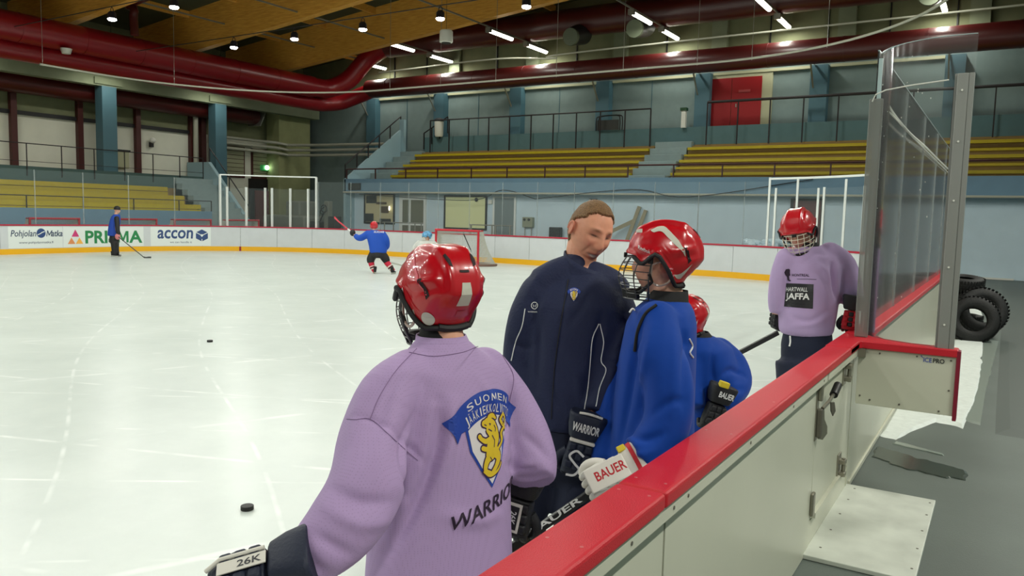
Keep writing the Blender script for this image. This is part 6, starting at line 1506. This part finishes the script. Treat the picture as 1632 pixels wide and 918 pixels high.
# ------------------------------------------------ 5: lilac player by the tall glass
def player_lilac2():
    D0 = 5.65; a = 168
    base = at(1285, 600, D0); t = thing('person', 'person in lilac jersey with a black chest print, looking down beside the tall curved screen', 'person', (base.x, base.y, 0))
    HM = RM(150, -17, 10); hc = at(1272, 364, D0)
    body(t, hc+HM @ Vector((0, .01, -.035)), HM, .98, (214, 160, 136), at(1290, 450, D0), at(1285, 545, D0), [[at(1335, 425, D0), at(1360, 468, D0), at(1358, 500, 5.6)], [at(1248, 425, D0), at(1240, 475, D0), at(1237, 500, 5.68)]],
         [[at(1265, 570, D0), at(1262, 650, D0), Vector((base.x-.12, base.y-.05, .1))], [at(1308, 570, D0), at(1308, 650, D0), Vector((base.x+.1, base.y+.05, .1))]], m_skin, .009, neck=at(1288, 402, D0), nr=.058)
    helmet(t, hc, HM, 1.0, 'white', side=False)
    U, V = RM(a) @ Vector((1, 0, 0)), RM(a) @ Vector((0, 1, 0)); mb = MB()
    torso(mb, [(1290, 392, D0, .07, .07), (1290, 399, D0, .12, .09), (1291, 408, D0, .19, .12), (1292, 425, D0, .215, .14), (1290, 460, D0, .21, .155), (1286, 500, D0, .20, .16), (1284, 525, D0, .19, .155), (1284, 533, D0, .175, .14)], a)
    limb(mb, [(1322, 405, D0, .085), (1344, 424, D0, .094), (1356, 462, 5.62, .084), (1355, 485, 5.6, .072)])
    limb(mb, [(1255, 412, D0, .08), (1246, 440, D0, .078), (1240, 475, 5.66, .070), (1238, 498, 5.68, .055)])
    J = remesh(mb, 'jersey', m_lilac2, t, .013, 6, namp=.008, nfreq=5, seed=5, pxf=[([(1328, 412), (1330, 440), (1334, 470), (1342, 492)], .02, -.03), ([(1345, 480), (1360, 476), (1370, 470)], .014, -.014), ([(1300, 420), (1318, 435), (1324, 460)], .02, .012), ([(1262, 520), (1300, 515), (1328, 500)], .014, .008), ([(1280, 420), (1300, 405), (1318, 405)], .016, -.008), ([(1262, 505), (1290, 512), (1318, 495)], .014, -.008), ([(1255, 420), (1252, 460), (1258, 500)], .014, -.010), ([(1300, 440), (1315, 460), (1320, 490)], .016, .008)])
    bv = bvh_of(J); nz_ = (at(1273, 470, D0)-O).normalized(); fn = lambda px, py, l=.003: projector(bv, at(px, py, D0-.3), -nz_, RD, UP, l)
    s_ = D0/1250
    flat([poly([(-22*s_, -18*s_), (23*s_, -20*s_), (22*s_, 18*s_), (-21*s_, 19*s_)])], fn(1273, 471), 'black_print', m_ick, J, .03)
    vs, fs = fit_text('HARTWALL', 33*s_, 6.5*s_, .01); flat([(vs, fs)], fn(1270, 461, .006), 'print_lettering', m_whitep, J, .02)
    vs, fs = fit_text('JAFFA', 37*s_, 13*s_, .03); flat([(vs, fs)], fn(1271, 474, .006), 'print_lettering', m_whitep, J, .02)
    vs, fs = fit_text('MONTREAL', 27*s_, 4.2*s_, .01); flat([(vs, fs)], fn(1276, 437.5, .003), 'print_lettering', m_print, J, .02)
    flat([stroke([(q[0]*s_, q[1]*s_) for q in ((8, -2.5), (22, -2.3), (38, -2.6))], .6*s_)], fn(1262, 441), 'print_line', m_print, J, .02)
    flat([poly([(q[0]*s_, q[1]*s_) for q in ((-4, 8), (1, 9), (3, 7), (3, 2), (4, -1), (2, -3), (3, -8), (6, -10), (3, -11), (0, -9), (-1, -4), (-4, -1), (-6, 3))])], fn(1255, 436), 'figure_print', m_print, J, .02)
    MB().loft([ell(at(1290, 398, D0), U*.085, V*.08, 24), ell(at(1288, 391, D0), U*.074, V*.072, 24), ell(at(1287, 386, D0), U*.068, V*.068, 24)], cap=False).build('undershirt', m_under, t, smooth=True)
    p = at(1354, 519, 5.52); M_ = basis(-UP*.98-RD*.1, -VD*.85-RD*.4); glove(t, p, M_, 1, 1.0, m_red_t, m_blackg, m_blackg, 55)
    p = at(1236, 518, 5.74); M_ = basis(-UP*.98-RD*.05+VD*.1, -RD*.98-VD*.2); glove(t, p, M_, -1, .85, m_blackg, m_blackg, m_blackg, 70)
    hip = (at(1286, 548, D0), U*.18, V*.14)
    trousers(t, hip, [[at(1264, 575, D0), at(1262, 650, D0), Vector((base.x-.12, base.y-.05, .12))], [at(1308, 575, D0), at(1310, 650, D0), Vector((base.x+.1, base.y+.05, .12))]], m_navytr, .125)
    MB().tube(spline([at(1259, 535, D0-.17), at(1259.5, 545, D0-.175), at(1258, 552, D0-.175)], 3), .006, 6).build('waist_cord', m_whitep, t)
    skate(t, (base.x-.12, base.y-.05, 0), RM(165)); skate(t, (base.x+.1, base.y+.05, 0), RM(185))
    stick('hockey_stick', 'dark stick held low by the lilac player beside the tall screen', at(1240, 530, 5.62), at(1010, 650, 5.5), at(985, 657, 5.5), w=.034)
player_lilac2()

# ------------------------------------------------ far figures
def depth_of(p): return float((ROT.T @ (np.array(p)-np.array([0, 0, CAMH])))[2])
def far_standing():
    g0 = onz(183, 409, 0); D0 = depth_of(g0); t = thing('person', 'person in blue and black jacket, black trousers and dark cap standing by the adverts', 'person', tuple(g0))
    HM = RM(270, -5); hc = at(187, 335, D0)
    body(t, hc, HM, 1.0, (214, 164, 140), at(183, 355, D0), at(182, 376, D0), [[at(185, 350, D0-.2), at(185, 364, D0-.22), at(188, 376, D0-.2)]], [[at(183, 388, D0), at(182, 398, D0), at(182, 406, D0)], [at(185, 388, D0+.15), at(186, 398, D0+.15), at(187, 406, D0+.15)]], m_skin, .014, neck=at(185, 342, D0))
    vs = []; mb = MB(); rings = []
    for i in range(8):
        q = i/7; rings.append(ell(hc+HM @ Vector((0, -.01, .015+.14*q)), HM @ Vector((.092*sqrt(max(.02, 1-q**3)), 0, 0)), HM @ Vector((0, .112*sqrt(max(.02, 1-q**3)), 0)), 20))
    mb.loft(rings).build('knit_cap', m_black, t, smooth=True)
    mb = MB(); torso(mb, [(186, 341.5, D0, .09, .09), (185, 344, D0, .16, .12), (184, 349, D0, .2, .15), (182, 360, D0, .2, .17), (181, 370, D0, .2, .18), (181, 376, D0, .2, .18)], 268)
    remesh(mb, 'jacket', mat('blue_jacket', (20, 64, 160), .7), t, .018, 3)
    mb = MB(); limb(mb, [(186, 348, D0-.19, .085), (187, 359, D0-.24, .08), (188, 370, D0-.26, .07), (190, 374, D0-.24, .055)], 12); remesh(mb, 'sleeve', m_black, t, .016, 2)
    MB().ball(at(187.5, 377, D0-.25), (.09, .09, .11), 14, 10).build('glove', mat('red_white_glove', (200, 120, 120), .6), t, smooth=True)
    U, V = RM(270) @ Vector((1, 0, 0)), RM(270) @ Vector((0, 1, 0))
    trousers(t, (at(182, 381, D0), U*.18, V*.16), [[at(182, 386, D0-.08), at(182, 397, D0-.08), at(182, 406, D0-.08)], [at(184, 386, D0+.08), at(185, 397, D0+.1), at(187, 405, D0+.1)]], m_black, .12, .02)
    for q in (at(183, 407, D0-.08), at(187, 406, D0+.12)): skate(t, (q.x, q.y, 0), RM(268))
    a_ = at(187, 376, D0-.3); b_ = onz(231, 411.5, 0); stick('hockey_stick', 'stick of the standing man by the adverts, its blade on the ice', a_, b_, onz(241, 411.5, 0), col=mat('grey_stick', (70, 70, 70), .5))
far_standing()
def far_skater():
    g0 = onz(606, 436, 0); D0 = depth_of(g0); s_ = D0/1250; t = thing('person', 'person in blue jersey, red helmet and red socks skating with stick raised', 'person', tuple(g0))
    HM = RM(10, -15); hc = at(596, 360, D0)
    body(t, hc, HM, .95, (214, 164, 140), at(598, 382, D0), at(602, 402, D0), [[at(582, 374, D0), at(572, 379, D0), at(562, 372, D0+.1)], [at(612, 376, D0), at(616, 388, D0), at(612, 396, D0+.2)]], [[at(592, 412, D0), at(592, 422, D0), at(597, 434, D0)], [at(610, 412, D0), at(617, 422, D0), at(626, 432, D0)]], m_skin, .014, neck=at(596, 368, D0))
    helmet(t, hc, HM, .92, None, strap=False, decals=False, n=32, m=16)
    mb = MB(); torso(mb, [(596, 366.5, D0, .09, .09), (597, 369, D0, .2, .13), (598, 373, D0, .27, .16), (600, 383, D0, .26, .19), (602, 393, D0, .25, .2), (603, 401, D0, .25, .2), (603, 404, D0, .22, .17)], 5)
    limb(mb, [(586, 372, D0, .10), (578, 378, D0, .10), (571, 379, D0+.05, .09), (566, 375, D0+.1, .07)], 12); limb(mb, [(610, 373, D0, .10), (615, 382, D0, .10), (616, 392, D0+.1, .09), (612, 398, D0+.2, .07)], 12)
    J = remesh(mb, 'jersey', mat('bright_blue_jersey', (6, 72, 176), .7), t, .018, 4, namp=.008, nfreq=6)
    vs, fs = fit_text('SUOMI', 15*s_, 2.6*s_, .01); flat([(vs, fs)], projector(bvh_of(J), at(600, 370.5, D0-.5), -VD, RD, UP, .01), 'print_lettering', m_whitep, J, .05)
    for q in (at(562, 371, D0+.1),): MB().ball(q, (.09, .08, .10), 14, 10).build('glove', m_blackg, t, smooth=True)
    U, V = RM(5) @ Vector((1, 0, 0)), RM(5) @ Vector((0, 1, 0))
    mb = MB(); mb.loft([ell(at(603, 400, D0), U*.22, V*.19), ell(at(603, 408, D0), U*.24, V*.2), ell(at(603, 411, D0), U*.18, V*.16)])
    limb(mb, [(595, 405, D0, .13), (591, 413, D0, .125), (591, 419, D0, .10)], 14); limb(mb, [(609, 405, D0, .13), (614, 412, D0, .125), (617, 418, D0, .10)], 14)
    remesh(mb, 'hockey_shorts', m_black, t, .02, 3)
    for pts, an in (([(591, 416, D0, .09), (593, 424, D0, .08), (597, 433, D0, .06)], 20), ([(615, 416, D0, .09), (621, 424, D0, .08), (627, 432, D0, .06)], -20)):
        P0, P1, P2 = at(*pts[0][:3]), at(*pts[1][:3]), at(*pts[2][:3])
        sk = MB().tube(spline([P0, P1, P2], 4), [.09, .088, .086, .083, .08, .075, .07, .065, .06], 14).build('hockey_sock', mat('sock_red', (196, 30, 60), .7), t, smooth=True)
        for f0, f1, m__ in ((.48, .56, m_whiteg), (.60, .68, m_black), (.70, .78, m_whiteg)):
            A_, B_ = P0.lerp(P2, f0), P0.lerp(P2, f1); mid_ = (P1-P0.lerp(P2, .5))*.9; MB().tube([A_+mid_, B_+mid_], .0855, 14).build('sock_stripe', m__, sk, smooth=True)
        skate(t, (P2.x, P2.y, 0), RM(an), 1.05)
    stick('hockey_stick', 'red and white stick raised in the left hand of the far skater', at(563, 372, D0+.1), at(536, 350, D0+.2), at(533, 348, D0+.3), col=mat('red_white_stick', (206, 60, 76), .5), w=.035, tape=m_whitep)
far_skater()
def goalie():
    g0 = onz(684, 431, 0); D0 = depth_of(g0); t = thing('person', 'goalkeeper in white with blue and white mask in front of the goal', 'person', tuple(g0))
    HM = RM(120, -10); hc = at(681, 376, D0)
    body(t, hc, HM, 1.0, (214, 164, 140), at(678, 396, D0), at(682, 408, D0), [[at(670, 392, D0), at(666, 402, D0), at(672, 410, D0-.2)], [at(690, 392, D0), at(694, 402, D0), at(690, 410, D0-.2)]], [[at(676, 415, D0), at(674, 422, D0-.2), at(674, 430, D0)], [at(688, 415, D0), at(690, 422, D0-.2), at(692, 430, D0)]], m_skin, .016, neck=at(680, 384, D0))
    m_mask = mat('mask_blue_white', (90, 150, 190), .3, var=.6, vscale=14)
    H = helmet(t, hc, HM, 1.08, 'white', red=m_mask, strap=False, decals=False, n=32, m=18)
    mb = MB(); torso(mb, [(680, 383, D0, .1, .1), (679, 386, D0, .25, .17), (678, 392, D0, .32, .22), (680, 402, D0, .32, .24), (682, 412, D0, .30, .24)], 170)
    limb(mb, [(668, 389, D0, .12), (662, 398, D0, .12), (668, 408, D0-.2, .1)], 12); limb(mb, [(690, 389, D0, .12), (696, 398, D0, .12), (692, 408, D0-.2, .1)], 12)
    remesh(mb, 'jersey', mat('goalie_grey_white', (196, 198, 192), .7), t, .02, 3)
    for x in (675, 690):
        P_ = at(x, 421, D0-.15); MB().obox(P_, (.28, .2, .66), RM(180)).build('leg_pad', m_whiteg, t, bevel=.05, seg=3)
    for x in (675, 690): q = at(x, 430, D0); skate(t, (q.x, q.y, 0), RM(180))
    MB().obox(at(665, 412, D0-.3), (.22, .08, .36), RM(190, 10)).build('blocker', m_whiteg, t, bevel=.03); MB().ball(at(698, 410, D0-.3), (.16, .08, .16), 16, 10).build('catch_glove', m_whiteg, t, smooth=True)
    a_ = at(664, 408, D0-.35); b_ = onz(640, 424, 0); stick('hockey_stick', 'pale goalkeeper stick with its blade lying on the ice', a_, b_, onz(621, 419.5, 0), col=mat('pale_stick', (180, 180, 172), .5), w=.05)
goalie()
gy = 22.3; stick('hockey_stick', 'thin dark stick leaning inside the goal behind the net', ony(738, 371, gy+.6), ony(750, 398, gy+.45), ony(751, 402, gy+.45), w=.03)
